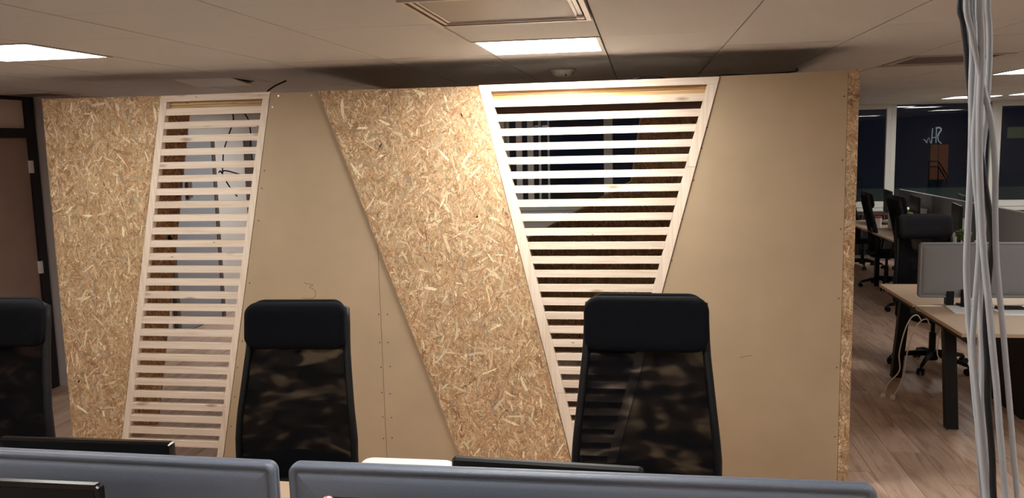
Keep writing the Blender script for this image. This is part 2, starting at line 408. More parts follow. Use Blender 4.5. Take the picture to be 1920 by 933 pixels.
def tube(pts, r, seg=10, bm=None, closed=False, flat=1.0):
    bm = bm or bmesh.new()
    pts = [Vector(p) for p in pts]; rings = []
    n = len(pts); ref = None
    for i, p in enumerate(pts):
        if closed: t = pts[(i + 1) % n] - pts[i - 1]
        else: t = pts[min(i + 1, n - 1)] - pts[max(i - 1, 0)]
        t.normalize()
        if ref is None:
            ref = Vector((0, 0, 1)) if abs(t.z) < .9 else Vector((0, 1, 0))
        a = (ref - t * ref.dot(t)).normalized(); ref = a
        b = t.cross(a)
        rr = r[i] if isinstance(r, (list, tuple)) else r
        rings.append([bm.verts.new(p + a * math.cos(k * 2 * math.pi / seg) * rr + b * math.sin(k * 2 * math.pi / seg) * rr * flat) for k in range(seg)])
    for i in range(n if closed else n - 1):
        A, B = rings[i], rings[(i + 1) % n]
        for k in range(seg): bm.faces.new((A[k], A[(k + 1) % seg], B[(k + 1) % seg], B[k]))
    if not closed:
        bm.faces.new(rings[0][::-1]); bm.faces.new(rings[-1])
    return bm
def lathe(prof, cx, cy, seg=24, bm=None):
    bm = bm or bmesh.new(); rings = []
    for r, z in prof:
        rings.append([bm.verts.new((cx + r * math.cos(2 * math.pi * k / seg), cy + r * math.sin(2 * math.pi * k / seg), z)) for k in range(seg)])
    for A, B in zip(rings, rings[1:]):
        for k in range(seg): bm.faces.new((A[k], A[(k + 1) % seg], B[(k + 1) % seg], B[k]))
    bm.faces.new(rings[0]); bm.faces.new(rings[-1][::-1])
    return bm
def rrect(w, h, r, n=6):
    r = max(min(r, w / 2 - 1e-4, h / 2 - 1e-4), 1e-4); o = []
    for cx, cz, a0 in ((w / 2 - r, h / 2 - r, 0), (-w / 2 + r, h / 2 - r, 90), (-w / 2 + r, -h / 2 + r, 180), (w / 2 - r, -h / 2 + r, 270)):
        for k in range(n + 1):
            a = math.radians(a0 + 90 * k / n); o.append((cx + r * math.cos(a), cz + r * math.sin(a)))
    return o
def loft(w, h, r, prof, fn=None, n=6, bm=None):
    """rounded plate in the xz plane, prof = (inset, y) from the front centre round to the back"""
    bm = bm or bmesh.new(); rings = []
    for ins, y in prof:
        ring = []
        for x, z in rrect(w - 2 * ins, h - 2 * ins, r - ins * .8, n):
            p = Vector((x, y, z))
            ring.append(bm.verts.new(fn(p) if fn else p))
        rings.append(ring)
    m = len(rings[0])
    for A, B in zip(rings, rings[1:]):
        for k in range(m): bm.faces.new((A[k], A[(k + 1) % m], B[(k + 1) % m], B[k]))
    bm.faces.new(rings[0]); bm.faces.new(rings[-1][::-1])
    return bm

# ================================================================== THE SETTING
# ---- floor: a dark base and the laminate planks
fl = obj('floor', box(XL, XR, YF, YB, -.05, -.004), 'laminate'); tag(fl, 'brown wood laminate floor of long planks', kind='structure')
PW, PL, G = .19, 1.3, .0012
cand = []
for i in range(math.floor(XL / PW), math.ceil(XR / PW)):
    for j in range(-8, 18):
        x0, x1 = max(i * PW, XL), min((i + 1) * PW, XR)
        y0, y1 = (j - i * .37) * PL, (j + 1 - i * .37) * PL
        # rows shift by .37 plank per column
        j2 = j
        y0 = (j2 - (i * .37)) * PL; y1 = y0 + PL
        cand.append((i, y0, y1, x0, x1))
def floor_cells():
    out = []
    for i in range(math.floor(XL / PW), math.ceil(XR / PW)):
        s = i * .37
        k0 = math.floor(YF / PL + s)
        k1 = math.ceil(YB / PL + s)
        for k in range(k0, k1):
            y0 = max((k - s) * PL, YF); y1 = min((k + 1 - s) * PL, YB)
            x0, x1 = max(i * PW, XL), min((i + 1) * PW, XR)
            if y1 - y0 > .02 and x1 - x0 > .01: out.append((x0, x1, y0, y1))
    return out
def in_floor_view(x, y):
    right = 1.0 < x < 4.2 and y > 4.4 and x < .40 * y + .6
    left = (x < -.58 * y + .3 and 4.6 < y < 7.9) or (4.7 < y < 8.6 and -.62 * y < x < -.42 * y) or (4.8 < y < 7.4 and -.16 * y < x < -.02 * y)
    return right or left
cells = floor_cells(); far = bmesh.new(); near = []
for c in cells:
    x, y = (c[0] + c[1]) / 2, (c[2] + c[3]) / 2
    (near if in_floor_view(x, y) else cells and [None]).append(c) if in_floor_view(x, y) else box(c[0] + G, c[1] - G, c[2] + G, c[3] - G, -.004, 0, far)
near.sort(key=lambda c: c[2])
for k, c in enumerate(near):
    if k < 300: obj('floor_plank', box(c[0] + G, c[1] - G, c[2] + G, c[3] - G, -.004, 0), 'laminate', fl)
    else: box(c[0] + G, c[1] - G, c[2] + G, c[3] - G, -.004, 0, far)
obj('floor_plank', far, 'laminate', fl, kind='stuff')

# ---- ceiling: dark backing and metal tiles on a 0.6 m grid
ce = obj('ceiling', box(XL, XR, YF, YB, CEIL + .012, CEIL + .08), 'joint'); tag(ce, 'flat suspended ceiling of square white metal tiles', kind='structure')
GX, GY = -.779, 3.26
LIGHTS = [(-.779, 3.86), (-3.179, 3.26), (2.821, 6.86), (4.021, 11.66), (4.621, 11.06),                   # seen
          (-3.779, 8.66), (-.779, 1.46), (-3.179, .86), (1.621, .86), (4.021, 2.06), (-.779, -1.54), (-3.179, -1.54), (1.621, -1.54),
          (5.221, 5.06), (5.821, 8.66), (-3.179, 11.66), (5.821, 11.06), (3.421, 4.46)]  # last two added out of view to brighten the far right side
VENTS = [(-.779, 2.66), (1.621, 5.46), (-3.179, 5.06)]
def hole(x, y):
    for lx, ly in LIGHTS + VENTS:
        if abs(lx - x) < .25 and abs(ly - y) < .25: return True
    return False
far = bmesh.new(); tiles = []
i0, i1 = math.floor((XL - GX) / .6), math.ceil((XR - GX) / .6)
j0, j1 = math.floor((YF - GY) / .6), math.ceil((YB - GY) / .6)
for i in range(i0, i1):
    for j in range(j0, j1):
        x, y = GX + i * .6, GY + j * .6
        if hole(x, y): continue
        x0, x1, y0, y1 = max(x, XL) + .0034, min(x + .6, XR) - .0034, max(y, YF) + .0009, min(y + .6, YB) - .0009
        seen = y > 1.9 and (-.62 * y - .3) < x < (.44 * y + .4)
        if seen: tiles.append((y, x0, x1, y0, y1))
        else: box(x0, x1, y0, y1, CEIL, CEIL + .012, far)
tiles.sort()
for k, (_, x0, x1, y0, y1) in enumerate(tiles):
    if k < 300:
        dz = random.uniform(-.0006, .0006)
        obj('ceiling_tile', box(x0, x1, y0, y1, CEIL + dz, CEIL + .012), 'ceil', ce)
    else: box(x0, x1, y0, y1, CEIL, CEIL + .012, far)
obj('ceiling_tile', far, 'ceil', ce, kind='stuff')

# ---- walls
wl = obj('wall_left', box(XL - .12, XL, YF, YB, 0, CEIL + .08), 'wall'); tag(wl, 'pale grey wall on the left', kind='structure')
obj('wall_right', box(XR, XR + .12, YF, YB, 0, CEIL + .08), 'farwall', kind='structure')
obj('wall_front', box(XL - .12, XR + .12, YF - .12, YF, 0, CEIL + .08), 'farwall', kind='structure')
wb = obj('wall_back', box(-2.2, XR, YB, YB + .25, 0, .80), 'wall_grey'); tag(wb, 'dark grey low wall under the windows', kind='structure')
obj('wall_back_left', box(XL, -2.2, YB - .12, YB + .25, 0, CEIL + .08), 'frame', kind='structure')
obj('wall_pier', box(XL, -4.55, 6.2, 6.6, 0, CEIL), 'wall_grey', kind='structure', label='grey wall pier beside the black door frame')
obj('baseboard_left', box(XL, -4.54, 6.19, 6.2, 0, .06), 'wall_grey', kind='structure')

# ---- black framed door with transom on the left wall
d = thing('door_1', 'brown wooden door in a black frame with a pale transom panel at the left edge', None, (XL, 5.6, 0), kind='structure')
obj('door_frame', box(XL, XL + .05, 6.085, 6.175, 0, 2.38), 'blackframe', d)
obj('door_frame', box(XL, XL + .05, 4.9, 6.175, 2.378, 2.42), 'blackframe', d)
obj('door_frame', box(XL, XL + .05, 4.9, 6.085, 2.08, 2.157), 'blackframe', d)
obj('transom_panel', box(XL, XL + .02, 4.95, 6.085, 2.157, 2.378), 'transom', d)
obj('door_leaf', box(XL, XL + .03, 5.05, 6.085, 0.01, 2.08), 'doorwood', d)
for z0, z1 in ((1.80, 1.90), (.98, 1.08)):
    obj('hinge', box(XL + .03, XL + .06, 6.075, 6.1, z0, z1), 'white', d)
# ---- grey door seen through the left lattice
d = thing('door_2', 'grey door with a dark frame on the far left wall, seen between the slats', None, (XL, 8.5, 0), kind='structure')
obj('door_leaf', box(XL, XL + .04, 8.10, 8.99, 0.01, 2.05), 'doorgrey', d)
obj('door_frame', box(XL, XL + .05, 8.04, 8.10, 0, 2.10), 'doorframe', d)
obj('door_frame', box(XL, XL + .05, 8.99, 9.06, 0, 2.10), 'doorframe', d)
obj('lever_handle', box(XL + .04, XL + .075, 8.38, 8.47, 1.44, 1.62), 'doorframe', d, bevel=.006)
d = thing('door_3', 'second grey door deeper along the far left wall', None, (XL, 10.3, 0), kind='structure')
obj('door_leaf', box(XL, XL + .04, 10.0, 10.85, 0.01, 2.05), 'doorgrey', d)
obj('door_frame', box(XL, XL + .05, 9.86, 10.0, 0, 2.10), 'doorframe', d)
obj('door_frame', box(XL, XL + .05, 10.85, 10.92, 0, 2.10), 'doorframe', d)

# ---- windows
WX = [-2.2, -.52, .93, 2.37, 3.78, 5.27, 6.8]
for k in range(6):
    a, b = WX[k], WX[k + 1]
    w = thing('window_%d' % (k + 1), None, None, ((a + b) / 2, YB, .84), kind='structure')
    z0 = .93 if k != 4 else .90
    z1 = 2.34 if k != 4 else 2.40
    obj('window_frame', box(a, a + .07, YB - .04, YB + .04, .84, CEIL), 'frame', w, bevel=.004)
    obj('window_frame', box(b - .07, b, YB - .04, YB + .04, .84, CEIL), 'frame', w, bevel=.004)
    obj('window_frame', box(a + .07, b - .07, YB - .04, YB + .04, .84, z0), 'frame', w, bevel=.004)
    obj('window_frame', box(a + .07, b - .07, YB - .04, YB + .04, z1, CEIL), 'frame', w, bevel=.004)
    obj('pane', box(a + .07, b - .07, YB, YB + .006, z0, z1), 'glass', w)
    if k == 0:
        for c0, c1 in ((-2.016, -1.92), (-1.83, -1.733), (-1.645, -1.61), (-1.50, -1.47)):
            obj('mullion', box(c0, c1, YB - .05, YB - .005, z0, z1), 'frame', w)
    if k in (4,):
        obj('window_handle', box(b - .045, b - .02, YB - .075, YB - .04, 1.52, 1.66), 'frame', w, bevel=.005)
obj('window_sill', box(-2.2, XR, YB - .12, YB + .02, .786, .835), 'frame', kind='structure', label='white window sill along the far windows')
rd = thing('radiator', 'dark convector with thin pipes under the far window sill', 'radiator', (3.3, YB - .1, 0))
obj('casing', box(2.5, 6.6, YB - .09, YB - .01, .1, .72), 'dark', rd)
for k in range(14):
    obj('pipe', tube([(2.9 + k * .16, YB - .11, .1), (2.9 + k * .16, YB - .11, .78)], .009, 6), 'doorframe', rd)

# ---- outside the windows: parapet, dark building with a lit doorway, handrail and window-reflected letters
obj('parapet_wall', box(-6, 9, 14.6, 14.8, -1, 1.06), 'parapet', loc=(0, 14.7, -1), kind='structure', label='grey green parapet outside the far windows')
nb = thing('neighbour_building', 'dark building across the street, seen through the far window, with a lit doorway', 'building', (6.2, 19.1, -1))
obj('facade', box(-9, 14, 19.05, 19.4, -1, 5), 'darkwall', nb)
obj('lit_doorway', box(6.12, 6.46, 19.0, 19.05, .98, 1.72), 'orange', nb)
obj('doorway_jamb', box(6.255, 6.262, 18.98, 19.02, 1.3, 1.72), 'darkwall', nb)
obj('lit_window', box(7.62, 8.05, 19.0, 19.05, 1.82, 2.05), 'beige', nb)
for k in range(12):
    obj('balcony_slat', box(6.78, 7.0, 19.0, 19.05, 1.0 + k * .1, 1.04 + k * .1), 'skyline', nb)
hr = nb
for dz in (0, -.11):
    obj('handrail', tube([(6.05, 18.9, 1.37 + dz), (6.24, 18.9, 1.365 + dz), (6.44, 18.9, 1.03 + dz)], .014, 6), 'dark', hr)
for x, z in ((6.05, 1.37), (6.24, 1.365), (6.42, 1.05)):
    obj('handrail_post', tube([(x, 18.9, -1), (x, 18.9, z)], .012, 6), 'dark', hr)
sg = thing('letter_reflection', 'letters reflected in the dark far window, built as glowing strokes outside above the lit doorway', 'reflection', (6.2, 18.95, 1.72))  # reflected letters, built as glowing strokes beyond the glass
def stroke(pts, w, mat='reflection'):
    obj('letter_stroke', tube(catmull([(x, 18.95, z) for x, z in pts], 5), w, 6, flat=.4), mat, sg)
def SG(px, pz): return (6.006 + (px - 195) * .00155, 1.742 + (345 - pz) * .00155)
stroke([SG(262, 135), SG(258, 240), SG(255, 340)], .018)                       # H, left leg
stroke([SG(312, 140), SG(312, 240), SG(312, 335)], .018)                       # H, right leg
stroke([SG(255, 262), SG(290, 262), SG(315, 258)], .008)                       # H, bar
stroke([SG(300, 135), SG(350, 130), SG(372, 160), SG(350, 200), SG(330, 245)], .016)   # R, bowl
stroke([SG(330, 245), SG(345, 310), SG(385, 345)], .019)                       # R, leg
stroke([SG(245, 340), SG(215, 262), SG(195, 335)], .009)                       # small letters
stroke([SG(195, 335), SG(175, 300), SG(150, 285)], .008)

# ================================================================== THE PARTITION
PY = 4.70
pw = thing('partition_wall', 'big office partition of strand board, tan fibreboard and two slanted white slatted screens', 'partition', (-1.25, PY, 0))
# left strand board sheet
obj('strand_board', prism_xz([(-3.648, 0), (-3.325, 0), (-2.853, 2.281), (-3.648, 2.287)], PY, PY + .018), 'osb', pw, label='left strand board sheet')
# fibreboard sheets
a = obj('fibreboard', prism_xz([(-2.612, 0), (-1.540, 0), (-1.540, 2.272), (-2.152, 2.275)], PY, PY + .012), 'mdf', pw, label='tan fibreboard sheet with a pencilled 3, right of the left slatted screen')
b = obj('fibreboard', prism_xz([(-1.5375, 0), (-.92, 0), (-1.32, 1.6), (-1.5375, 2.272)], PY, PY + .012), 'mdf', pw, label='narrow tan fibreboard sheet beside the slanted strand board')
c = obj('fibreboard', prism_xz([(-.168, 0), (1.085, 0), (1.085, 2.292), (.426, 2.285)], PY, PY + .012), 'mdf', pw, label='wide tan fibreboard sheet on the right')
s2 = obj('strand_board', prism_xz([(-1.044, 0), (-.392, 0), (-.906, 2.2745), (-1.854, 2.277)], PY - .014, PY), 'osb', pw, label='slanted middle strand board sheet')
obj('corner_strip', prism_xz([(1.087, 0), (1.143, 0), (1.143, 2.296), (1.087, 2.294)], PY - .003, PY + .09), 'osb', pw, label='narrow strand board strip closing the right end')
obj('side_sheet', prism_yz([(PY + .09, 0), (7.83, 0), (7.83, 2.405), (6.4, 2.395), (PY + .09, 2.295)], 1.125, 1.143), 'osb', pw)  # unseen side, its top raised to block light above the booth
obj('shade_divider', prism_yz([(PY + .09, 0), (7.82, 0), (7.82, 2.405), (6.4, 2.39), (PY + .09, 2.28)], -2.09, -2.072), 'osb_back', pw)  # unseen divider added to keep light off the booth ceiling
obj('stud', box(1.04, 1.085, PY + .012, PY + .09, 0, 2.2), 'rough', pw)
def strands(poly, y, par, label=None, dens=1.0):
    """the pressed wood strands of a board: thousands of thin slivers lying on its face, each with its own wood tone"""
    rnd = random.Random(int(abs(poly[0][0]) * 1000))
    xs = [p[0] for p in poly]; zs = [p[1] for p in poly]
    x0, x1, z0, z1 = min(xs), max(xs), min(zs), max(zs)
    area = (x1 - x0) * (z1 - z0)
    verts, faces, cols = [], [], []
    tones = [((206, 172, 134), 30), ((196, 160, 122), 22), ((186, 148, 110), 14), ((218, 190, 152), 16), ((236, 216, 182), 9), ((178, 138, 102), 8), ((172, 150, 122), 4), ((158, 116, 84), 3)]
    bag = [c for c, n in tones for _ in range(n)]
    def inside(x, z):
        n = len(poly)
        sgn = None
        for i in range(n):
            (ax, az), (bx, bz) = poly[i], poly[(i + 1) % n]
            c = (bx - ax) * (z - az) - (bz - az) * (x - ax)
            if c < 0: return False
        return True
    def flake(L_, W_, depth, tone, n):
        cx, cz = rnd.uniform(x0, x1), rnd.uniform(z0, z1)
        a = rnd.gauss(math.pi / 2, .75)
        if rnd.random() < .25: a = rnd.uniform(0, math.pi)
        ca, sa = math.cos(a), math.sin(a); bend = rnd.uniform(-.04, .04) * L_
        pts = []
        ts = [i / (n - 1) for i in range(n)]
        ws = [rnd.uniform(.65, 1.0) for _ in ts]; ws[0] *= rnd.uniform(.1, .9); ws[-1] *= rnd.uniform(.1, .9)
        sk = rnd.uniform(-.8, .8) * W_; se = rnd.uniform(-.8, .8) * W_
        for sd in (1, -1):
            rng = range(n) if sd == 1 else range(n - 1, -1, -1)
            for i in rng:
                t = ts[i]; u = (t - .5) * L_ + (sd * sk if i == 0 else sd * se if i == n - 1 else 0)
                v = sd * W_ * .5 * ws[i] + bend * (4 * (t - .5) ** 2)
                pts.append((cx + ca * u - sa * v, cz + sa * u + ca * v))
        if not all(inside(px, pz) for px, pz in pts): return
        b = len(verts)
        for px, pz in pts: verts.append((px, y - depth, pz))
        faces.append(list(range(b, b + len(pts))))
        k = rnd.uniform(.9, 1.08)
        c = srgb(*[min(255, q * k) for q in tone]); cols.extend([c] * len(pts))
    for _ in range(int(1900 * area * dens)): flake(rnd.uniform(.05, .13), rnd.uniform(.010, .028), rnd.uniform(.0002, .0007), rnd.choice(bag), 6)
    for _ in range(int(5200 * area * dens)): flake(rnd.uniform(.02, .07), rnd.uniform(.004, .012), rnd.uniform(.0003, .0010), rnd.choice(bag), 4)
    for _ in range(int(5200 * area * dens)): flake(rnd.uniform(.008, .03), rnd.uniform(.0018, .005), rnd.uniform(.0004, .0013), rnd.choice(bag), 3)
    for _ in range(int(3000 * area * dens)): flake(rnd.uniform(.006, .028), rnd.uniform(.0010, .0026), rnd.uniform(.0005, .0014), rnd.choice([(112, 78, 52), (134, 98, 66), (96, 66, 46)]), 3)
    for _ in range(int(230 * area * dens)): flake(rnd.uniform(.04, .11), rnd.uniform(.006, .022), rnd.uniform(.0008, .0014), rnd.choice([(240, 224, 192), (228, 204, 166), (214, 184, 146), (184, 142, 106), (176, 156, 128)]), 6)
    off = OFF[top(par).name]
    me = bpy.data.meshes.new('wood_strands')
    me.from_pydata([(v[0] - off.x, v[1] - off.y, v[2] - off.z) for v in verts], [], faces)
    at = me.color_attributes.new('tone', 'FLOAT_COLOR', 'POINT')
    at.data.foreach_set('color', [q for c in cols for q in c])
    me.materials.append(M['strand'])
    o = bpy.data.objects.new('wood_strands', me); C.objects.link(o); o.parent = par; o['kind'] = 'stuff'
    return o
def strand_mat():
    m, nt, out = newmat('strand')
    at = N(nt, 'ShaderNodeAttribute', attribute_name='tone')
    tc = N(nt, 'ShaderNodeTexCoord')
    n3 = N(nt, 'ShaderNodeTexNoise', i_Scale=170., i_Detail=3.); L(nt, tc, 'Object', n3, 'Vector')
    m3 = N(nt, 'ShaderNodeMapRange'); m3.inputs['From Min'].default_value = .3; m3.inputs['From Max'].default_value = .7
    m3.inputs['To Min'].default_value = .80; m3.inputs['To Max'].default_value = 1.12; L(nt, n3, 'Fac', m3, 'Value')
    fs = N(nt, 'ShaderNodeVectorMath', operation='SCALE'); L(nt, at, 'Color', fs, 0); L(nt, m3, 0, fs, 'Scale')
    p = N(nt, 'ShaderNodeBsdfPrincipled'); p.inputs['Roughness'].default_value = .5; p.inputs['Specular IOR Level'].default_value = .3
    L(nt, fs, 0, p, 'Base Color'); L(nt, p, 0, out, 0)
    return m
M['strand'] = strand_mat()
sb1 = [o for o in pw.children if o.name == 'strand_board'][0]
strands([(-3.648, 0), (-3.325, 0), (-2.853, 2.281), (-3.648, 2.287)], PY, sb1)
strands([(-1.044, 0), (-.392, 0), (-.906, 2.2745), (-1.854, 2.277)], PY - .014, s2)
# timber plates behind
obj('top_plate', box(-3.62, -1.56, PY + .042, PY + .087, 2.224, 2.262), 'rough', pw)
obj('top_plate', box(-3.62, -1.56, PY + .045, PY + .087, 2.183, 2.222), 'rough', pw)
obj('top_plate', box(-1.5, 1.03, PY + .042, PY + .087, 2.224, 2.268), 'rough', pw)
obj('top_plate', box(-1.5, 1.03, PY + .045, PY + .087, 2.178, 2.222), 'rough', pw)
obj('bottom_plate', box(-2.58, -1.10, PY + .042, PY + .087, 0, .045), 'rough', pw)

FY0, FY1 = PY - .006, PY + .036
def lerp(a, b, t): return a + (b - a) * t
def lattice(xl0, xl1, xr0, xr1, zt, sw_l, sw_r, top0, pitch, n, label, joints):
    """frame between slanted edges (x at z 0 -> x at z zt), slats every pitch"""
    XLf = lambda z: lerp(xl0, xl1, z / zt); XRf = lambda z: lerp(xr0, xr1, z / zt)
    H = zt - .036
    bm = bmesh.new()
    prism_xz([(XLf(H), H), (XRf(H), H), (XRf(zt), zt + .003), (XLf(zt), zt)], FY0, FY1, bm)
    bmb = obj('slatted_frame', bm, 'slat', pw, label=label)
    def pieces(f, w, sgn, cuts):
        zs = [0] + cuts + [H]
        for z0, z1 in zip(zs, zs[1:]):
            g = .0008
            obj('stile', prism_xz([(f(z0 + g), z0 + g), (f(z0 + g) + sgn * w, z0 + g), (f(z1 - g) + sgn * w, z1 - g), (f(z1 - g), z1 - g)], FY0, FY1), 'stile', bmb)
    pieces(XLf, sw_l, 1, joints[0]); pieces(XRf, sw_r, -1, joints[1])
    for k in range(n):
        z1 = top0 - k * pitch; z0 = z1 - .0405
        if z0 < .01: break
        xa = lambda z: XLf(z) + sw_l + .0008; xb = lambda z: XRf(z) - sw_r - .0008
        if xb(z0) - xa(z0) < .02: continue
        j = random.uniform(-.0012, .0012); dy = random.uniform(-.0012, .0012)
        obj('slat', prism_xz([(xa(z0), z0 + j), (xb(z0), z0 + j), (xb(z1), z1 + j), (xa(z1), z1 + j)], FY0 + .002 + dy, FY1 - .002 + dy), 'slat', bmb)
    return bmb
lattice(-3.3215, -2.849, -2.617, -2.155, 2.280, .042, .040, 2.203, .0798, 28, 'left slatted screen of pale pine', ([1.26], [.36]))
lattice(-.388, -.905, -.172, .4215, 2.280, .058, .054, 2.196, .0812, 27, 'right slatted screen, tapering downwards, of pale pine', ([.50], [1.80]))

# screws, pencil mark
def disc(x, z, r, y, name, mat, par):
    bm = bmesh.new()
    vs = [bm.verts.new((x + r * math.cos(t * math.pi / 4), y, z + r * math.sin(t * math.pi / 4))) for t in range(8)]
    vb = [bm.verts.new((x + r * math.cos(t * math.pi / 4), y + .004, z + r * math.sin(t * math.pi / 4))) for t in range(8)]
    bm.faces.new(vs)
    for t in range(8): bm.faces.new((vs[t], vb[t], vb[(t + 1) % 8], vs[(t + 1) % 8]))
    return obj(name, bm, mat, par)
SCR_A = [(-1.551, .955), (-1.551, .783), (-1.551, .632), (-1.553, .474), (-1.553, .321), (-1.555, .186),
         (-2.22, 1.822), (-2.243, 1.717), (-2.276, 1.523), (-2.359, 1.143), (-2.385, .974), (-2.41, .874), (-2.43, .78), (-2.475, .611), (-2.505, .423), (-2.544, .233)]
SCR_B = [(-1.497, .956), (-1.501, .784), (-1.494, .637), (-1.501, .468), (-1.498, .319), (-1.50, .191)]
SCR_C = [(.357, 2.011), (.33, 1.899), (.288, 1.725), (.225, 1.511), (.17, 1.278), (.385, 2.262), (.402, 2.268),
         (1.068, 2.158), (1.068, 1.821), (1.068, 1.449), (1.068, 1.068), (1.068, .68), (1.068, .283)]
for lst, par in ((SCR_A, a), (SCR_B, b), (SCR_C, c)):
    for x, z in lst: disc(x, z, .0042, PY - .0006, 'screw', 'screwdark', par)
for x, z in ((-2.105, 2.258), (-1.901, 2.254), (-2.146, 2.195)):
    disc(x, z, .0052, PY - .002, 'screw', 'screwbright', a)
def pen(pts, w=.0016):
    obj('pencil_mark', tube(catmull([(x, PY - .0003, z) for x, z in pts], 5), w, 5, flat=.2), 'pencil', a)
def PN(px, py): return (-1.969 + (px - 560) * .000262, 1.098 - (py - 480) * .000262)
pen([PN(400, 300), PN(460, 320), PN(540, 330), PN(625, 355)]); pen([PN(625, 355), PN(530, 400), PN(620, 445)])
pen([PN(620, 445), PN(670, 500), PN(660, 600), PN(600, 655), PN(480, 665), PN(335, 650)])
# smudge on the right sheet
obj('pencil_mark', tube(catmull([(.545, PY - .0003, .725), (.575, PY - .0003, .735), (.61, PY - .0003, .74)], 4), .0016, 5, flat=.2), 'pencil', c)

# ---- rear strand board panels of the booth
r1 = obj('rear_board', prism_xz([(-3.66, 0), (-3.452, 0), (-3.028, 2.27), (-3.66, 2.28)], 5.33, 5.348), 'osb_back', loc=(-3.5, 5.33, 0))
tag(r1, 'strand board panel standing behind the left slatted screen, its right edge slanted', 'panel', 'rear booth panels')
obj('header_board', box(-2.07, 1.12, 7.79, 7.828, 2.17, 2.405), 'header', pw)
disc_bm = lathe([(.014, 0), (.014, .004)], 0, 0, 10)
obj('knot_hole', prism_xz([(-3.262, 1.325), (-3.235, 1.318), (-3.228, 1.345), (-3.246, 1.372), (-3.262, 1.362)], 5.3285, 5.331), 'dark', r1)
r2 = obj('rear_board', prism_xz([(-2.2, 0), (1.12, 0), (1.12, 2.405), (.022, 2.405), (.003, 2.16), (-.087, 1.574), (-1.09, 1.039), (-2.2, .447)], 7.83, 7.848), 'osb_back', loc=(-.5, 7.83, 0))  # hidden top raised to keep light from leaking onto the ceiling
tag(r2, 'strand board rear wall with a slanted cut-out behind the right slatted screen', 'panel', 'rear booth panels')
obj('lit_sawn_edge', tube([(.022, 7.826, 2.30), (.003, 7.826, 2.16), (-.087, 7.826, 1.574), (-1.09, 7.826, 1.039), (-2.2, 7.826, .447)], .011, 5), 'cut', r2, label='sawn edge with its caught light painted pale')  # added strip, lighter to show light caught along the edge

# ---- cables hanging inside the booth and on top of the partition
def cable(name, pts, r, mat, label, group=None, n=6, seg=8):
    o = obj(name, tube(catmull(pts, n), r, seg), mat, smooth=True, loc=tuple(pts[-1]))
    return tag(o, label, 'cable', group)
def near(pts, k=.952): return [(x * k, y * k, 1.95 + (z - 1.95) * k) for x, y, z in pts]
cable('hanging_cable', [(-2.50, 4.79, 2.25), (-2.51, 4.86, 2.21)] + near([(-2.652, 5.2, 2.175), (-2.66, 5.2, 2.12), (-2.691, 5.2, 2.05), (-2.732, 5.2, 1.95), (-2.744, 5.2, 1.88), (-2.753, 5.2, 1.81), (-2.748, 5.2, 1.777), (-2.712, 5.2, 1.71), (-2.66, 5.2, 1.64)]), .0045, 'cableblack', 'left black cable hanging behind the left slats, knotted halfway')
cable('cable_end', near([(-2.775, 5.19, 1.80), (-2.763, 5.19, 1.812), (-2.75, 5.19, 1.795), (-2.74, 5.19, 1.812), (-2.70, 5.19, 1.808), (-2.619, 5.19, 1.785)]), .0045, 'cableblack', 'short black cable tied across the hanging cable behind the left slats')
cable('hanging_cable', [(-2.44, 4.79, 2.25), (-2.44, 4.87, 2.21)] + near([(-2.555, 5.2, 2.16), (-2.545, 5.2, 2.12), (-2.537, 5.2, 2.054), (-2.545, 5.2, 1.96), (-2.534, 5.2, 1.87), (-2.52, 5.2, 1.76)]), .0045, 'cableblack', 'right black cable hanging behind the left slats')
cable('loose_cable', [(-2.20, PY + .02, 2.262), (-2.186, 4.74, 2.292), (-2.165, 4.80, 2.325), (-2.14, 4.9, 2.36)], .005, 'cableblack', 'short black cable poking over the partition beside the left screen')
cable('loose_cable', [(-.10, 4.86, 2.27), (-.04, 4.8, 2.293), (.04, 4.8, 2.30), (.12, 4.8, 2.295), (.18, 4.86, 2.27)], .006, 'cableblack', 'black cable arching on top of the partition above the right screen')
cable('loose_cable', [(.35, 4.82, 2.27), (.45, 4.8, 2.296), (.64, 4.8, 2.294), (.83, 4.8, 2.304), (.835, 4.8, 2.322)], .005, 'cableblack', 'black cable lying on top of the partition above the right fibreboard')

# ================================================================== CEILING FITTINGS
def ceiling_light(x, y, label):
    t = thing('ceiling_light', label, 'light', (x + .3, y + .3, CEIL), 'square ceiling panel lights')
    bm = bmesh.new(); e = .6 - .003; a0 = .003
    for (p0, p1, q0, q1) in ((a0, e, a0, .022), (a0, e, .578, e), (a0, .022, .022, .578), (.578, e, .022, .578)):
        box(x + p0, x + p1, y + q0, y + q1, CEIL - .004, CEIL + .012, bm)
    obj('frame', bm, 'trim', t)
    obj('diffuser', box(x + .022, x + .578, y + .022, y + .578, CEIL + .001, CEIL + .006), 'lamp_boosted' if label.startswith('lit square ceiling light just') or 'grey doors' in label else 'lamp_weak' if 'behind the booth' in label and 'windows' in label else 'lamp', t)
seen = ['lit square ceiling light just in front of the right slatted screen', 'lit square ceiling light at the far left of the photo',
        'lit ceiling light at the right edge behind the hanging cables', 'thin looking lit ceiling light near the far windows, behind the cables', 'lit ceiling light near the far windows at the right edge',
        'lit ceiling light hidden behind the booth by the grey doors', 'lit ceiling light above the centre foreground desk', 'lit ceiling light above the bottom left foreground desk',
        'lit ceiling light right of the foreground desks', 'lit ceiling light far right of the foreground desks', 'lit ceiling light behind the camera, centre', 'lit ceiling light behind the camera, left',
        'lit ceiling light behind the camera, right', 'lit ceiling light right of the right desk', 'lit ceiling light right of the far desk row', 'lit ceiling light by the windows behind the booth', 'added ceiling light out of view, by the windows right of the far desks', 'added ceiling light out of view, between the foreground desks and the right desk']
for k, (x, y) in enumerate(LIGHTS):
    ceiling_light(x, y, seen[k])

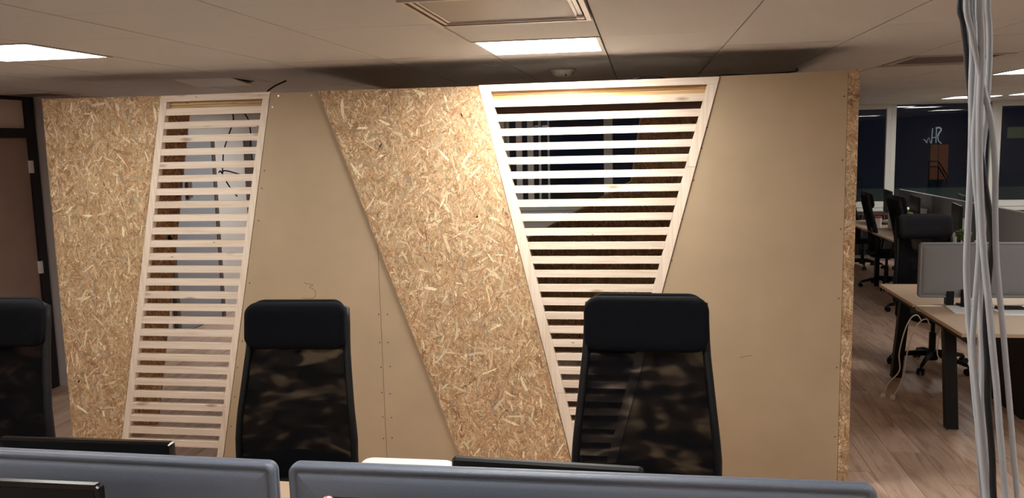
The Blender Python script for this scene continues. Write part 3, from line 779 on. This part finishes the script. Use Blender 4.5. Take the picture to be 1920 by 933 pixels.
# cassette with perforated grille
x, y = VENTS[0]
t = thing('ceiling_cassette', 'square ceiling air unit with perforated grille, nearest the camera at the top', 'vent', (x + .3, y + .3, CEIL))
bm = bmesh.new()
for ins, w_, z0 in ((.004, .018, CEIL - .014), (.030, .014, CEIL - .010), (.048, .012, CEIL - .006)):
    a0, e0 = ins, .6 - ins
    for (p0, p1, q0, q1) in ((a0, e0, a0, a0 + w_), (a0, e0, e0 - w_, e0), (a0, a0 + w_, a0 + w_, e0 - w_), (e0 - w_, e0, a0 + w_, e0 - w_)):
        box(x + p0, x + p1, y + q0, y + q1, z0, CEIL + .012, bm)
obj('frame', bm, 'trim', t)
obj('recess', box(x + .02, x + .58, y + .02, y + .58, CEIL + .004, CEIL + .012), 'dark', t)
obj('grille', box(x + .060, x + .540, y + .060, y + .540, CEIL - .004, CEIL + .001), 'grille', t)
obj('latch', box(x + .545, x + .575, y + .48, y + .53, CEIL - .018, CEIL - .008), 'white', t, bevel=.003)
x, y = VENTS[1]
t = thing('ceiling_vent', 'dark meshed ceiling vent right of the partition, half behind the hanging cables', 'vent', (x + .3, y + .3, CEIL))
bm = bmesh.new()
for (p0, p1, q0, q1) in ((0.004, .596, .004, .05), (0.004, .596, .55, .596), (.004, .05, .05, .55), (.55, .596, .05, .55)):
    box(x + p0, x + p1, y + q0, y + q1, CEIL - .006, CEIL + .012, bm)
obj('frame', bm, 'trim', t)
bm = bmesh.new()
for k in range(10):
    yy = y + .065 + k * .05
    prism_yz([(yy, CEIL + .012), (yy + .03, CEIL - .004), (yy + .034, CEIL - .004), (yy + .004, CEIL + .012)], x + .05, x + .55, bm)
obj('louvre', bm, 'grille2', t)
obj('recess', box(x + .02, x + .58, y + .02, y + .58, CEIL + .006, CEIL + .012), 'dark', t)
x, y = VENTS[2]
t = thing('ceiling_panel', 'unlit pale square panel in the ceiling shadow above the left slatted screen', 'panel', (x + .3, y + .3, CEIL))
bm = bmesh.new()
for (p0, p1, q0, q1) in ((0.002, .598, .002, .12), (0.002, .598, .46, .598), (.002, .13, .12, .46), (.53, .598, .12, .46)):
    box(x + p0, x + p1, y + q0, y + q1, CEIL - .001, CEIL + .012, bm)
obj('frame', bm, 'ceil', t)
obj('flap', prism_yz([(y + .12, CEIL - .004), (y + .44, CEIL - .032), (y + .44, CEIL - .026), (y + .12, CEIL + .002)], x + .13, x + .53), 'white', t)
obj('flap', prism_xz([(x + .10, CEIL), (x + .13, CEIL - .016), (x + .53, CEIL - .016), (x + .56, CEIL)], y + .43, y + .46), 'white', t)
t = thing('ceiling_vent', 'thin ceiling vent above the far end of the partition by the black door frame', 'vent', (-4.6, 6.0, CEIL))
obj('frame', box(-4.88, -4.42, 5.78, 6.14, CEIL - .012, CEIL), 'ceil', t)
obj('slot', box(-4.84, -4.46, 5.82, 6.10, CEIL - .0135, CEIL - .010), 'grille2', t)
t = thing('smoke_detector', 'round white smoke detector on the shaded ceiling above the right slatted screen', 'detector', (-.50, 5.52, CEIL))
obj('base', lathe([(.02, CEIL), (.082, CEIL - .001), (.085, CEIL - .010), (.080, CEIL - .016)], -.50, 5.52, 28), 'white', t, smooth=False)
obj('cap', lathe([(.078, CEIL - .016), (.066, CEIL - .034), (.045, CEIL - .042), (.03, CEIL - .044)], -.50, 5.52, 28), 'whitepanel', t)
obj('led', box(-.48, -.47, 5.43, 5.445, CEIL - .046, CEIL - .038), 'dark', t)

# ================================================================== CHAIRS
def back_y(z):
    pts = [(.42, .215), (.60, .205), (.80, .225), (1.0, .275), (1.15, .315), (1.35, .355)]
    for (z0, y0), (z1, y1) in zip(pts, pts[1:]):
        if z <= z1: return lerp(y0, y1, (z - z0) / (z1 - z0))
    return pts[-1][1]
def half_w(z):
    pts = [(.46, .225), (.56, .262), (.70, .262), (.90, .240), (1.08, .222), (1.3, .215)]
    for (z0, y0), (z1, y1) in zip(pts, pts[1:]):
        if z <= z1: return lerp(y0, y1, (z - z0) / (z1 - z0))
    return pts[-1][1]
def make_chair(label, hi=0.0, fabric='navy', arms=True):
    """high-backed mesh office chair facing -y, seat at 0.48 m; hi lifts seat and back"""
    t = thing('office_chair', label, 'chair', (0, 0, 0), 'high-backed mesh office chairs')
    U = lambda p: Vector((p[0], p[1], p[2] + hi))
    # star base, five arms with castors
    obj('gas_column', lathe([(.028, .10), (.028, .30), (.018, .30), (.018, .42 + hi)], 0, 0, 14), 'blackmetal', t)
    obj('hub', lathe([(.045, .065), (.055, .09), (.05, .14), (.03, .15)], 0, 0, 16), 'black', t)
    for k in range(5):
        a = math.radians(90 + 72 * k); dx, dy = math.cos(a), math.sin(a)
        lg = obj('base_arm', tube([(dx * .04, dy * .04, .12), (dx * .18, dy * .18, .105), (dx * .31, dy * .31, .075)], [.028, .022, .016], 8, flat=.8), 'black', t, smooth=True)
        bm = bmesh.new()
        for s in (-1, 1):
            cx, cy = dx * .32 - dy * .018 * s, dy * .32 + dx * .018 * s
            A = Vector((-dy, dx, 0))
            tube([Vector((cx, cy, .028)) - A * .009, Vector((cx, cy, .028)) + A * .009], .028, 14, bm)
        tube([(dx * .32, dy * .32, .03), (dx * .32, dy * .32, .075)], .009, 8, bm)
        obj('castor', bm, 'black', lg)
    # mechanism, seat
    obj('mechanism', box(-.09, .09, -.13, .15, .40 + hi, .43 + hi), 'black', t, bevel=.008)
    def seatf(p): return Vector((p.x, p.z, .465 + hi - p.y - .012 * math.cos(p.x * 5) + (.02 if p.z < -.2 else 0) * -(p.z + .2) * 8))
    obj('seat', loft(.50, .48, .09, [(.10, -.036), (.03, -.032), (.006, -.018), (0, 0), (.006, .02), (.03, .03), (.1, .03)], seatf), fabric, t, smooth=True)
    # back frame: closed loop of tube, flat bar at the bottom
    loop = []
    for k in range(13):
        z = lerp(.50, 1.24, k / 12); loop.append((half_w(z), back_y(z) - .035, z))
    for k in range(1, 8):
        x = lerp(half_w(1.24), -half_w(1.24), k / 8); loop.append((x, back_y(1.25) - .035 * (x / .22) ** 2, 1.25 + .012 * math.sin(math.pi * k / 8)))
    for k in range(13):
        z = lerp(1.24, .50, k / 12); loop.append((-half_w(z), back_y(z) - .035, z))
    for k in range(1, 8):
        x = lerp(-half_w(.5), half_w(.5), k / 8); loop.append((x, back_y(.48) - .035 * (x / .22) ** 2, .485))
    obj('back_frame', tube([U(p) for p in loop], .0155, 8, closed=True, flat=1.25), 'black', t, smooth=True)
    # mesh in two skins
    for nm, dy_, sc_ in (('mesh_back', 0, 1), ('mesh_lining', .022, .99)):
        bm = bmesh.new(); nu, nv = 16, 24; g = []
        for j in range(nv + 1):
            z = lerp(.49, 1.16, j / nv); row = []
            for i in range(nu + 1):
                u = lerp(-1, 1, i / nu); x = u * half_w(z) * sc_
                yy = back_y(z) - .035 * u * u + dy_ * (1 - u * u) + .004 * mnoise.noise(Vector((x * 9, z * 7, dy_ * 50)))
                row.append(bm.verts.new((x, yy, z + hi)))
            g.append(row)
        for j in range(nv):
            for i in range(nu): bm.faces.new((g[j][i], g[j][i + 1], g[j + 1][i + 1], g[j + 1][i]))
        obj(nm, bm, 'mesh', t, smooth=True)
    # solid lower band of the back, as in the photo
    bm = bmesh.new(); g = []
    for j in range(4):
        z = lerp(.49, .60, j / 3); g.append([bm.verts.new((lerp(-1, 1, i / 12) * half_w(z), back_y(z) - .035 * lerp(-1, 1, i / 12) ** 2 - .004, z + hi - (.03 * (1 - abs(lerp(-1, 1, i / 12)) ** 2) * -1 if j == 3 else 0))) for i in range(13)])
    for j in range(3):
        for i in range(12): bm.faces.new((g[j][i], g[j][i + 1], g[j + 1][i + 1], g[j + 1][i]))
    obj('lumbar_band', bm, fabric, t, smooth=True)
    # headrest pad on the front, shell behind
    tl = math.radians(9)
    def hf(p):
        y = p.y - .055 * (p.x / .23) ** 2
        return Vector((p.x, .300 + y * math.cos(tl) + p.z * math.sin(tl), 1.168 + hi + p.z * math.cos(tl) - y * math.sin(tl)))
    pad = obj('headrest', loft(.462, .208, .055, [(.10, -.040), (.05, -.039), (.02, -.034), (.005, -.022), (0, -.006), (.004, .004), (.02, .008), (.08, .008)], hf, n=8), fabric, t, smooth=True)
    obj('headrest_shell', loft(.452, .222, .07, [(.05, .006), (.006, .008), (0, .016), (.006, .030), (.03, .036), (.09, .036)], lambda p: hf(Vector((p.x, p.y, p.z + .004))), n=8), 'charcoal', t, smooth=True)
    # armrests
    for s in ((-1, 1) if arms else ()):
        ar = obj('armrest', loft(.055, .26, .025, [(.012, -.013), (0, -.004), (0, .008), (.01, .013)], lambda p: Vector((s * .30 + p.x, -.02 + p.z, .68 + hi - p.y))), 'black', t, smooth=True)
        obj('arm_bracket', tube(catmull([(s * .16, .02, .42 + hi), (s * .28, .02, .43 + hi), (s * .30, .0, .52 + hi), (s * .30, -.02, .67 + hi)], 5), .014, 8), 'black', ar, smooth=True)
    return t
ch = make_chair('black mesh office chair with headrest in front of the fibreboard with the pencilled 3', arms=False)
def place(o, x, y, rz, sc=1):
    o.location = (x, y, 0); o.rotation_euler = (0, 0, rz); o.scale = (sc, sc, sc)
place(ch, -1.49, 3.15, math.radians(3))
c2 = copy_tree(ch); place(c2, .012, 2.98, math.radians(-1), 1.05); c2['label'] = 'black mesh office chair with headrest in front of the right slatted screen'
c3 = copy_tree(ch); place(c3, -2.86, 3.02, math.radians(4), 1.02); c3['label'] = 'black mesh office chair cut by the left edge of the photo'
c4 = make_chair('charcoal high-backed chair seen from the front behind the grey desk screen on the right', 0, 'charcoal'); place(c4, 2.42, 7.30, math.radians(4), .99)
c5 = copy_tree(c4); place(c5, 3.03, 9.62, math.radians(90), 1.01); c5['label'] = 'black high-backed chair seen from the side with a yellow cloth, at the far desk row'
c6 = copy_tree(c4); place(c6, 3.12, 11.2, math.radians(86), .96); c6['label'] = 'black side-on chair close to the partition edge, at the far desk row'
c7 = copy_tree(c4); place(c7, 3.25, 12.9, math.radians(100), .9); c7['label'] = 'dark chair farthest back, almost hidden behind the partition edge'
c8 = copy_tree(c4); place(c8, 4.85, 11.6, math.radians(-92), 1.08); c8['label'] = 'dark green grey chair behind the far desk divider, right of the cables'

# ================================================================== FOREGROUND DESK ROW
def screen_thing(x0, x1, yc, z0, z1, label, mat, name='desk_screen', group=None, yaw=0, r=.025):
    t = thing(name, label, 'desk screen', ((x0 + x1) / 2, yc, z0), group)
    w, h = x1 - x0, z1 - z0
    prof = [(.17, -.0268), (.13, -.0262), (.09, -.0250), (.06, -.0232), (.04, -.0210), (.026, -.0178), (.021, -.0125), (.018, -.0125), (.014, -.018), (.006, -.0195), (.001, -.014), (0, -.006), (.004, -.001), (0, .004),
            (.001, .014), (.006, .0195), (.014, .018), (.018, .0125), (.021, .0125), (.026, .018), (.04, .021), (.06, .023), (.16, .0245)]
    T = Matrix.Translation(((x0 + x1) / 2, yc, (z0 + z1) / 2))
    o = obj('panel', loft(w, h, r, prof, lambda p: T @ p), mat, t, smooth=True)
    t.rotation_euler.z = yaw
    for s in (-1, 1):
        xx = (x0 + x1) / 2 + s * w * .36
        obj('clamp', box(xx - .025, xx + .025, yc - .03, yc + .03, z0 - .05, z0 + .05), 'black', t, bevel=.004)
    return t
SG_ = 'grey padded desk screens in the foreground'
screen_thing(-2.36, -.906, 1.9, .78, 1.172, 'grey padded desk screen at the bottom left', 'screen', group=SG_, yaw=-.018)
screen_thing(-.876, .524, 1.9, .78, 1.168, 'long grey padded desk screen at the bottom centre', 'screen', group=SG_)
def bench(x0, x1, y0, y1, label, name='office_desk'):
    yc = (y0 + y1) / 2
    t = thing(name, label, 'desk', ((x0 + x1) / 2, yc, 0), 'double office desks')
    for a_, b_ in ((y0, yc - .04), (yc + .04, y1)):
        tp = obj('desk_top', box(x0, x1, a_, b_, .708, .73), 'desk', t, bevel=.002)
        obj('edge_band', box(x0 + .001, x1 - .001, a_ + .001, b_ - .001, .7065, .7085), 'deskedge', tp)
    obj('centre_rail', box(x0 + .02, x1 - .02, yc - .038, yc + .038, .69, .722), 'whitepanel', t)
    for xx in (x0 + .05, x1 - .09):
        obj('side_beam', box(xx, xx + .04, y0 + .06, y1 - .06, .655, .7), 'blackmetal', t, bevel=.003)
    for yy in (y0 + .3, y1 - .34):
        obj('long_beam', box(x0 + .09, x1 - .09, yy, yy + .04, .66, .70), 'blackmetal', t)
    for xx in (x0 + .045, x1 - .12):
        for s, yb, yt in ((-1, y0 + .34, y0 + .46), (1, y1 - .24, y1 - .40)):
            lg = obj('leg', prism_yz([(yb - .03, .012), (yb + .03, .012), (yt + .03, .66), (yt - .03, .66)], xx, xx + .075), 'blackmetal', t)
            obj('foot', box(xx + .01, xx + .065, yb - .022, yb + .022, 0, .012), 'steel', lg)
    return t
bench(-2.36, -.892, 1.02, 2.78, 'double desk with pale wood top under the bottom left screen')
bench(-.888, .53, 1.02, 2.78, 'double desk with pale wood top under the bottom centre screen')
def monitor(x, y, z1, w, h, rz, label, mat='gloss', group='black monitors', zdesk=.73, t=.028, stand=True):
    o = thing('monitor', label, 'monitor', (0, 0, 0), group)
    obj('housing', loft(w, h, .012, [(.03, -t * .5 + .001), (.012, -t * .5), (.002, -t * .5), (0, -t * .35), (0, t * .2), (.006, t * .5), (.05, t * .55)], lambda p: p + Vector((0, 0, z1 - h / 2 - zdesk)), n=3), mat, o, smooth=False)
    obj('display', box(-w / 2 + .012, w / 2 - .012, -t * .5 - .0015, -t * .5, z1 - h + .018 - zdesk, z1 - .012 - zdesk), 'black', o)
    obj('stand', box(-.03, .03, t * .5, t * .5 + .03, .01, z1 - h * .5 - zdesk), 'black', o)
    obj('foot', box(-.12, .12, -.08, .12, 0, .012), 'black', o, bevel=.004)
    o.location = (x, y, zdesk); o.rotation_euler.z = rz
    return o
# beyond the screen: they face the far chairs, their backs to us
monitor(-1.745, 2.30, 1.052, .60, .30, math.pi + .015, 'glossy black monitor top showing above the bottom left screen')
monitor(-.275, 2.29, 1.036, .56, .28, math.pi - .06, 'thin black monitor top above the centre screen with a yellow note', mat='black')
st = obj('sticky_note', box(-.385, -.295, 2.255, 2.258, .93, 1.024), 'yellow', loc=(-.34, 2.256, .93)); tag(st, 'yellow note stuck to the back of the thin black monitor', 'note')
# near side: facing us
monitor(-1.47, 1.60, 1.2245, .58, .34, 0, 'black monitor at the bottom left corner, facing the camera')
monitor(-.375, 1.60, 1.2155, .565, .34, .0, 'black monitor at the bottom centre, only its top edge in view')
pk = thing('clip_toy', 'small pink and white glossy toy clipped on the bottom centre monitor corner', 'toy', (-.655, 1.592, 1.2155))
obj('body', lathe([(.001, 1.2095), (.010, 1.2105), (.013, 1.214), (.009, 1.219), (.001, 1.2205)], -.655, 1.592, 12), 'pink', pk, smooth=True)
obj('tip', lathe([(.001, 1.218), (.004, 1.219), (.003, 1.2215), (.001, 1.222)], -.652, 1.590, 10), 'white', pk, smooth=True)
lp = thing('storage_box', 'white box rising just above the centre desk screen', 'box', (-.72, 2.32, .73))
obj('body', loft(.285, .235, .03, [(.012, -.002), (.004, 0), (0, .01), (.006, .228)], lambda p: Vector((-.722 + p.x, 2.318 + p.z, .965 - p.y))), 'white', lp, smooth=False)
obj('lid', loft(.29, .24, .032, [(.02, -.004), (.004, -.003), (0, 0), (0, .008), (.004, .010)], lambda p: Vector((-.722 + p.x, 2.318 + p.z, .970 - p.y))), 'white', lp)

# ================================================================== RIGHT DESK AND WHAT IS ON IT
bench(1.945, 3.55, 5.36, 7.16, 'double desk with pale wood top and black slanted legs at the right', 'office_desk')
t = screen_thing(1.963, 3.5, 6.27, .785, 1.182, 'flat grey desk screen on the right desk, behind the hanging cables', 'fabricgrey')
ct = thing('screen_clamp', 'black clamp foot under the grey screen on the right desk', 'clamp', (2.27, 6.24, .73))
obj('foot_plate', box(2.235, 2.305, 6.19, 6.30, .73, .742), 'black', ct)
obj('jaw', box(2.245, 2.295, 6.225, 6.245, .742, .85), 'black', ct, bevel=.004)
p1 = obj('paper_sheet', prism_xz([(0, 0)] * 0 + [(0, 0), (.21, 0), (.21, .0015), (0, .0015)], 0, .297), 'paper', loc=(0, 0, 0)); p1.location = (2.115, 5.955, .7305); p1.rotation_euler.z = math.radians(-6)
tag(p1, 'left of two white paper sheets on the right desk', 'paper', 'paper sheets')
p2 = p1.copy(); C.objects.link(p2); p2.location = (2.40, 5.915, .7307); p2.rotation_euler.z = math.radians(-3); p2['label'] = 'right of two white paper sheets on the right desk'
kb = thing('black_phone', 'black low device lying behind the papers on the right desk', 'phone', (2.52, 6.1, .73))
obj('body', box(2.44, 2.62, 6.10, 6.17, .731, .748), 'black', kb, bevel=.005)
obj('keys', box(2.46, 2.60, 6.11, 6.16, .748, .751), 'gloss', kb)
cable('thin_cord', [(2.62, 6.13, .742), (2.68, 6.14, .75), (2.74, 6.18, .745), (2.80, 6.16, .735)], .003, 'cableblack', 'thin black cord of the low device on the right desk')
kd = thing('drawer_cabinet', 'black cabinet standing under the right desk', 'cabinet', (3.0, 6.0, 0))
obj('body', box(2.56, 3.44, 5.95, 6.55, .0, .65), 'blackmetal', kd, bevel=.004)
for k in range(3): obj('drawer', box(2.575, 2.98, 5.935, 5.95, .03 + k * .205, .22 + k * .205), 'black', kd, bevel=.003)
# white cords with plugs
def lead(pts, x, y, label):
    t = thing('power_lead', label, 'cable', (x, y, 0), 'white power leads hanging off the right desk')
    obj('cord', tube(catmull(pts, 6), .0042, 8), 'cordwhite', t, smooth=True)
    pl = obj('plug', lathe([(.012, .0), (.019, .003), (.019, .028), (.010, .036)], x, y, 12), 'cordwhite', t)
    for s in (-1, 1): obj('pin', tube([(x + s * .0095, y - .015, .012), (x + s * .0095, y - .04, .012)], .0024, 6), 'steel', pl)
lead([(1.93, 6.05, .66), (1.90, 6.05, .70), (1.86, 6.05, .68), (1.83, 6.08, .58), (1.82, 6.15, .40), (1.84, 6.2, .26), (1.80, 6.3, .14), (1.79, 6.36, .05), (1.787, 6.385, .035)], 1.787, 6.39, 'left white lead hanging off the right desk, its plug on the floor')
lead([(1.96, 5.98, .65), (1.935, 5.97, .69), (1.89, 5.98, .66), (1.86, 6.02, .56), (1.855, 6.1, .4), (1.872, 6.2, .24), (1.865, 6.28, .12), (1.85, 6.32, .05), (1.842, 6.34, .035)], 1.842, 6.345, 'right white lead hanging off the right desk, its plug on the floor')
cable('looped_cable', [(2.03, 5.95, .66), (2.00, 5.93, .50), (2.01, 5.92, .43), (2.05, 5.9, .45), (2.10, 5.9, .66)], .0042, 'cordwhite', 'white cable looping under the right desk beside its near leg')
# plant behind the screen
pt = thing('potted_plant', 'small green plant peeking over the grey screen on the right desk', 'plant', (2.47, 6.85, .73))
obj('pot', lathe([(.045, .73), (.062, .84), (.066, .93), (.055, .93)], 2.47, 6.85, 18), 'white', pt)
obj('soil', lathe([(.001, .915), (.056, .915), (.056, .92), (.001, .922)], 2.47, 6.85, 14), 'dark', pt)
obj('stem', tube([(2.47, 6.85, .91), (2.468, 6.85, 1.15)], .006, 6), 'green', pt)
bm = bmesh.new()
for k in range(420):
    v = Vector((random.gauss(0, 1), random.gauss(0, 1), random.gauss(0, 1))).normalized() * random.uniform(.5, 1)
    c_ = Vector((2.468, 6.85, 1.17)) + Vector((v.x * .062, v.y * .062, v.z * .05))
    a_ = Vector((random.gauss(0, 1), random.gauss(0, 1), random.gauss(0, 1))).normalized(); b_ = v.cross(a_).normalized(); l_ = random.uniform(.008, .015)
    q = [bm.verts.new(c_ + a_ * l_), bm.verts.new(c_ + b_ * l_ * .6), bm.verts.new(c_ - a_ * l_), bm.verts.new(c_ - b_ * l_ * .6)]
    bm.faces.new(q)
obj('foliage', bm, 'green', pt, kind='stuff')
tx = thing('tissue_bundle', 'small white crumpled object beside the plant behind the grey screen', 'ornament', (2.55, 6.8, .73))
obj('body', lathe([(.03, .73), (.04, .95), (.035, 1.10), (.02, 1.13), (.004, 1.135)], 2.55, 6.8, 9), 'whitepanel', tx)

# ================================================================== FAR DESK ROW (runs away from the viewer)
t = thing('far_desk_row', 'far row of pale desks running towards the windows on black legs', 'desk', (3.63, 10.5, 0))
for y0, y1 in ((8.0, 9.6), (9.602, 11.2), (11.202, 12.7)):
    for x0, x1 in ((2.90, 3.60), (3.66, 4.36)):
        obj('desk_top', box(x0, x1, y0, y1, .708, .73), 'desk', t, bevel=.002)
        obj('side_beam', box(x0 + .03, x1 - .03, y0 + .05, y0 + .09, .65, .70), 'blackmetal', t)
        obj('leg', box(x0 + .1, x0 + .15, y0 + .05, y0 + .11, 0, .70), 'blackmetal', t)
        obj('leg', box(x1 - .15, x1 - .1, y0 + .05, y0 + .11, 0, .70), 'blackmetal', t)
for y0, y1, lb in ((8.0, 9.58, 'nearest grey divider of the far desk row'), (9.6, 11.1, 'middle grey divider of the far desk row'), (11.12, 12.5, 'farthest grey divider of the far desk row')):
    s = obj('desk_divider', box(3.61, 3.65, y0, y1, .735, 1.185), 'fabricgrey', loc=(3.63, (y0 + y1) / 2, .735), bevel=.008)
    tag(s, lb, 'desk screen', 'grey dividers of the far desk row')
for k, (yc, x0) in enumerate(((10.02, 3.12), (11.42, 3.22))):
    b_ = thing('white_box_cabinet', ['white box cabinet on the far desks beside the plant', 'white box cabinet on the farther desk beside the yellow cloth'][k], 'cabinet', (3.4, yc, .73), 'white box cabinets on the far desks')
    obj('body', box(x0 + .01, 3.60, yc - .17, yc + .18, .731, .985), 'whitepanel', b_)
    obj('top_board', box(x0, 3.60, yc - .185, yc + .19, .985, 1.0), 'white', b_)
def side_monitor(y, x, rz, lb):
    m_ = monitor(0, 0, 1.195, .52, .31, 0, lb, mat='black'); m_.location = (x, y, .73); m_.rotation_euler.z = rz
side_monitor(9.55, 3.36, math.radians(-100), 'black monitor between the white cabinet and the middle divider')
side_monitor(10.95, 3.36, math.radians(-96), 'black monitor farther back behind the yellow cloth chair')
side_monitor(12.1, 3.36, math.radians(-96), 'farthest black monitor on the far desk row')
side_monitor(11.0, 3.92, math.radians(80), 'black monitor top edge behind the far divider')
side_monitor(8.7, 3.92, math.radians(80), 'black monitor behind the divider at the right edge')
cu = thing('paper_cup_box', 'small white tub with a red rim on the far desk', 'tub', (3.14, 11.7, .73))
obj('tub', lathe([(.035, .73), (.042, .85), (.03, .85)], 3.14, 11.7, 14), 'white', cu)
obj('rim', lathe([(.042, .85), (.045, .856), (.043, .872), (.02, .874)], 3.14, 11.7, 14), 'red', cu)
ye = obj('yellow_cloth', loft(.10, .12, .02, [(.02, -.02), (0, -.008), (0, .008), (.02, .02)], lambda p: Vector((2.90 + p.y * 1.4 + p.z * .3, 9.66 + p.x * 1.6, 1.06 + p.z - abs(p.x) * .6))), 'yellow', smooth=True, loc=(2.9, 9.66, 1.0))
tag(ye, 'yellow cloth hanging beside the headrest of the far side-on chair', 'cloth')

# ================================================================== HANGING CABLE BUNDLE (x, z on the plane y = 1.5)
HANG = [
 ('cableblack', .0056, .035, [(1800,0),(1806,40),(1812,90),(1817,150),(1828,240),(1840,300),(1846,345),(1855,400),(1861,445),(1856,490),(1850,560),(1849,620),(1852,680),(1852,750),(1857,810),(1861,870),(1863,933)], 'black cable in the hanging bundle at the right'),
 ('cable', .0052, .02, [(1818,0),(1821,40),(1824,90),(1822,160),(1822,230),(1820,310),(1817,380),(1814,440),(1812,500),(1815,580),(1820,640),(1826,720),(1834,800),(1843,880),(1848,933)], 'thick pale cable forming the left side of the hanging bundle'),
 ('cable', .0046, .01, [(1834,0),(1836,60),(1834,130),(1830,200),(1826,260),(1828,330),(1834,400),(1836,460),(1832,520),(1827,580),(1824,640),(1828,700),(1835,770),(1840,830),(1850,933)], 'pale cable weaving through the middle of the hanging bundle'),
 ('cable', .0056, 0.0, [(1838,0),(1840,60),(1840,130),(1837,200),(1836,300),(1840,400),(1845,480),(1853,560),(1860,640),(1868,720),(1874,800),(1880,870),(1886,933)], 'thickest pale cable swinging right towards the floor'),
 ('cable', .0050, .06, [(1852,-5),(1855,50),(1855,110),(1852,170),(1849,220),(1843,270),(1839,330),(1837,400),(1838,480),(1838,560),(1840,620),(1842,700),(1841,770),(1848,850),(1856,933)], 'pale cable crossing behind the bundle from the right'),
 ('cable', .0047, .0, [(1812,0),(1822,60),(1834,120),(1846,175),(1856,215),(1862,260),(1866,320),(1866,400),(1868,480),(1873,540),(1879,600),(1886,680),(1894,770),(1901,860),(1908,933)], 'pale cable on the outer right of the hanging bundle'),
 ('cable2', .0038, .09, [(1824,0),(1828,60),(1828,110),(1830,180),(1838,260),(1846,330),(1846,400),(1843,480),(1842,560),(1840,640),(1837,720),(1832,800),(1836,870),(1841,933)], 'thin grey cable deep inside the hanging bundle'),
]
def plane_pt(px, py, Y):
    d = _r3 * ((px - 960) / 1559.37) - _u3 * ((py - 466.5) / 1559.37) + _f2
    t_ = Y / d.y
    return Vector((d.x * t_, Y, 1.95 + d.z * t_))
for mat, r, dy, px, lb in HANG:
    pts = [plane_pt(x, y, 1.5 + dy) for x, y in px]
    topx = pts[0].x + random.uniform(-.01, .02)
    pts = [Vector((topx, 1.5 + dy, CEIL + .002))] + [Vector((lerp(topx, pts[0].x, .7), 1.5 + dy, 2.30))] + pts
    lx, lz = pts[-1].x, pts[-1].z; sl = (pts[-1].x - pts[-3].x) / (pts[-1].z - pts[-3].z)
    for z in (1.1, .8, .5, .25, .05):
        pts.append(Vector((lx + sl * (z - lz) * .55, 1.5 + dy + .05 * math.sin(z * 5), z)))
    pts += [Vector((pts[-1].x + .05, 1.5 + dy - .05, .008)), Vector((pts[-1].x + .25, 1.3 + dy * 3, .008))]
    cable('hanging_cable', pts, r, mat, lb, 'cable bundle hanging from the ceiling', n=5, seg=10)
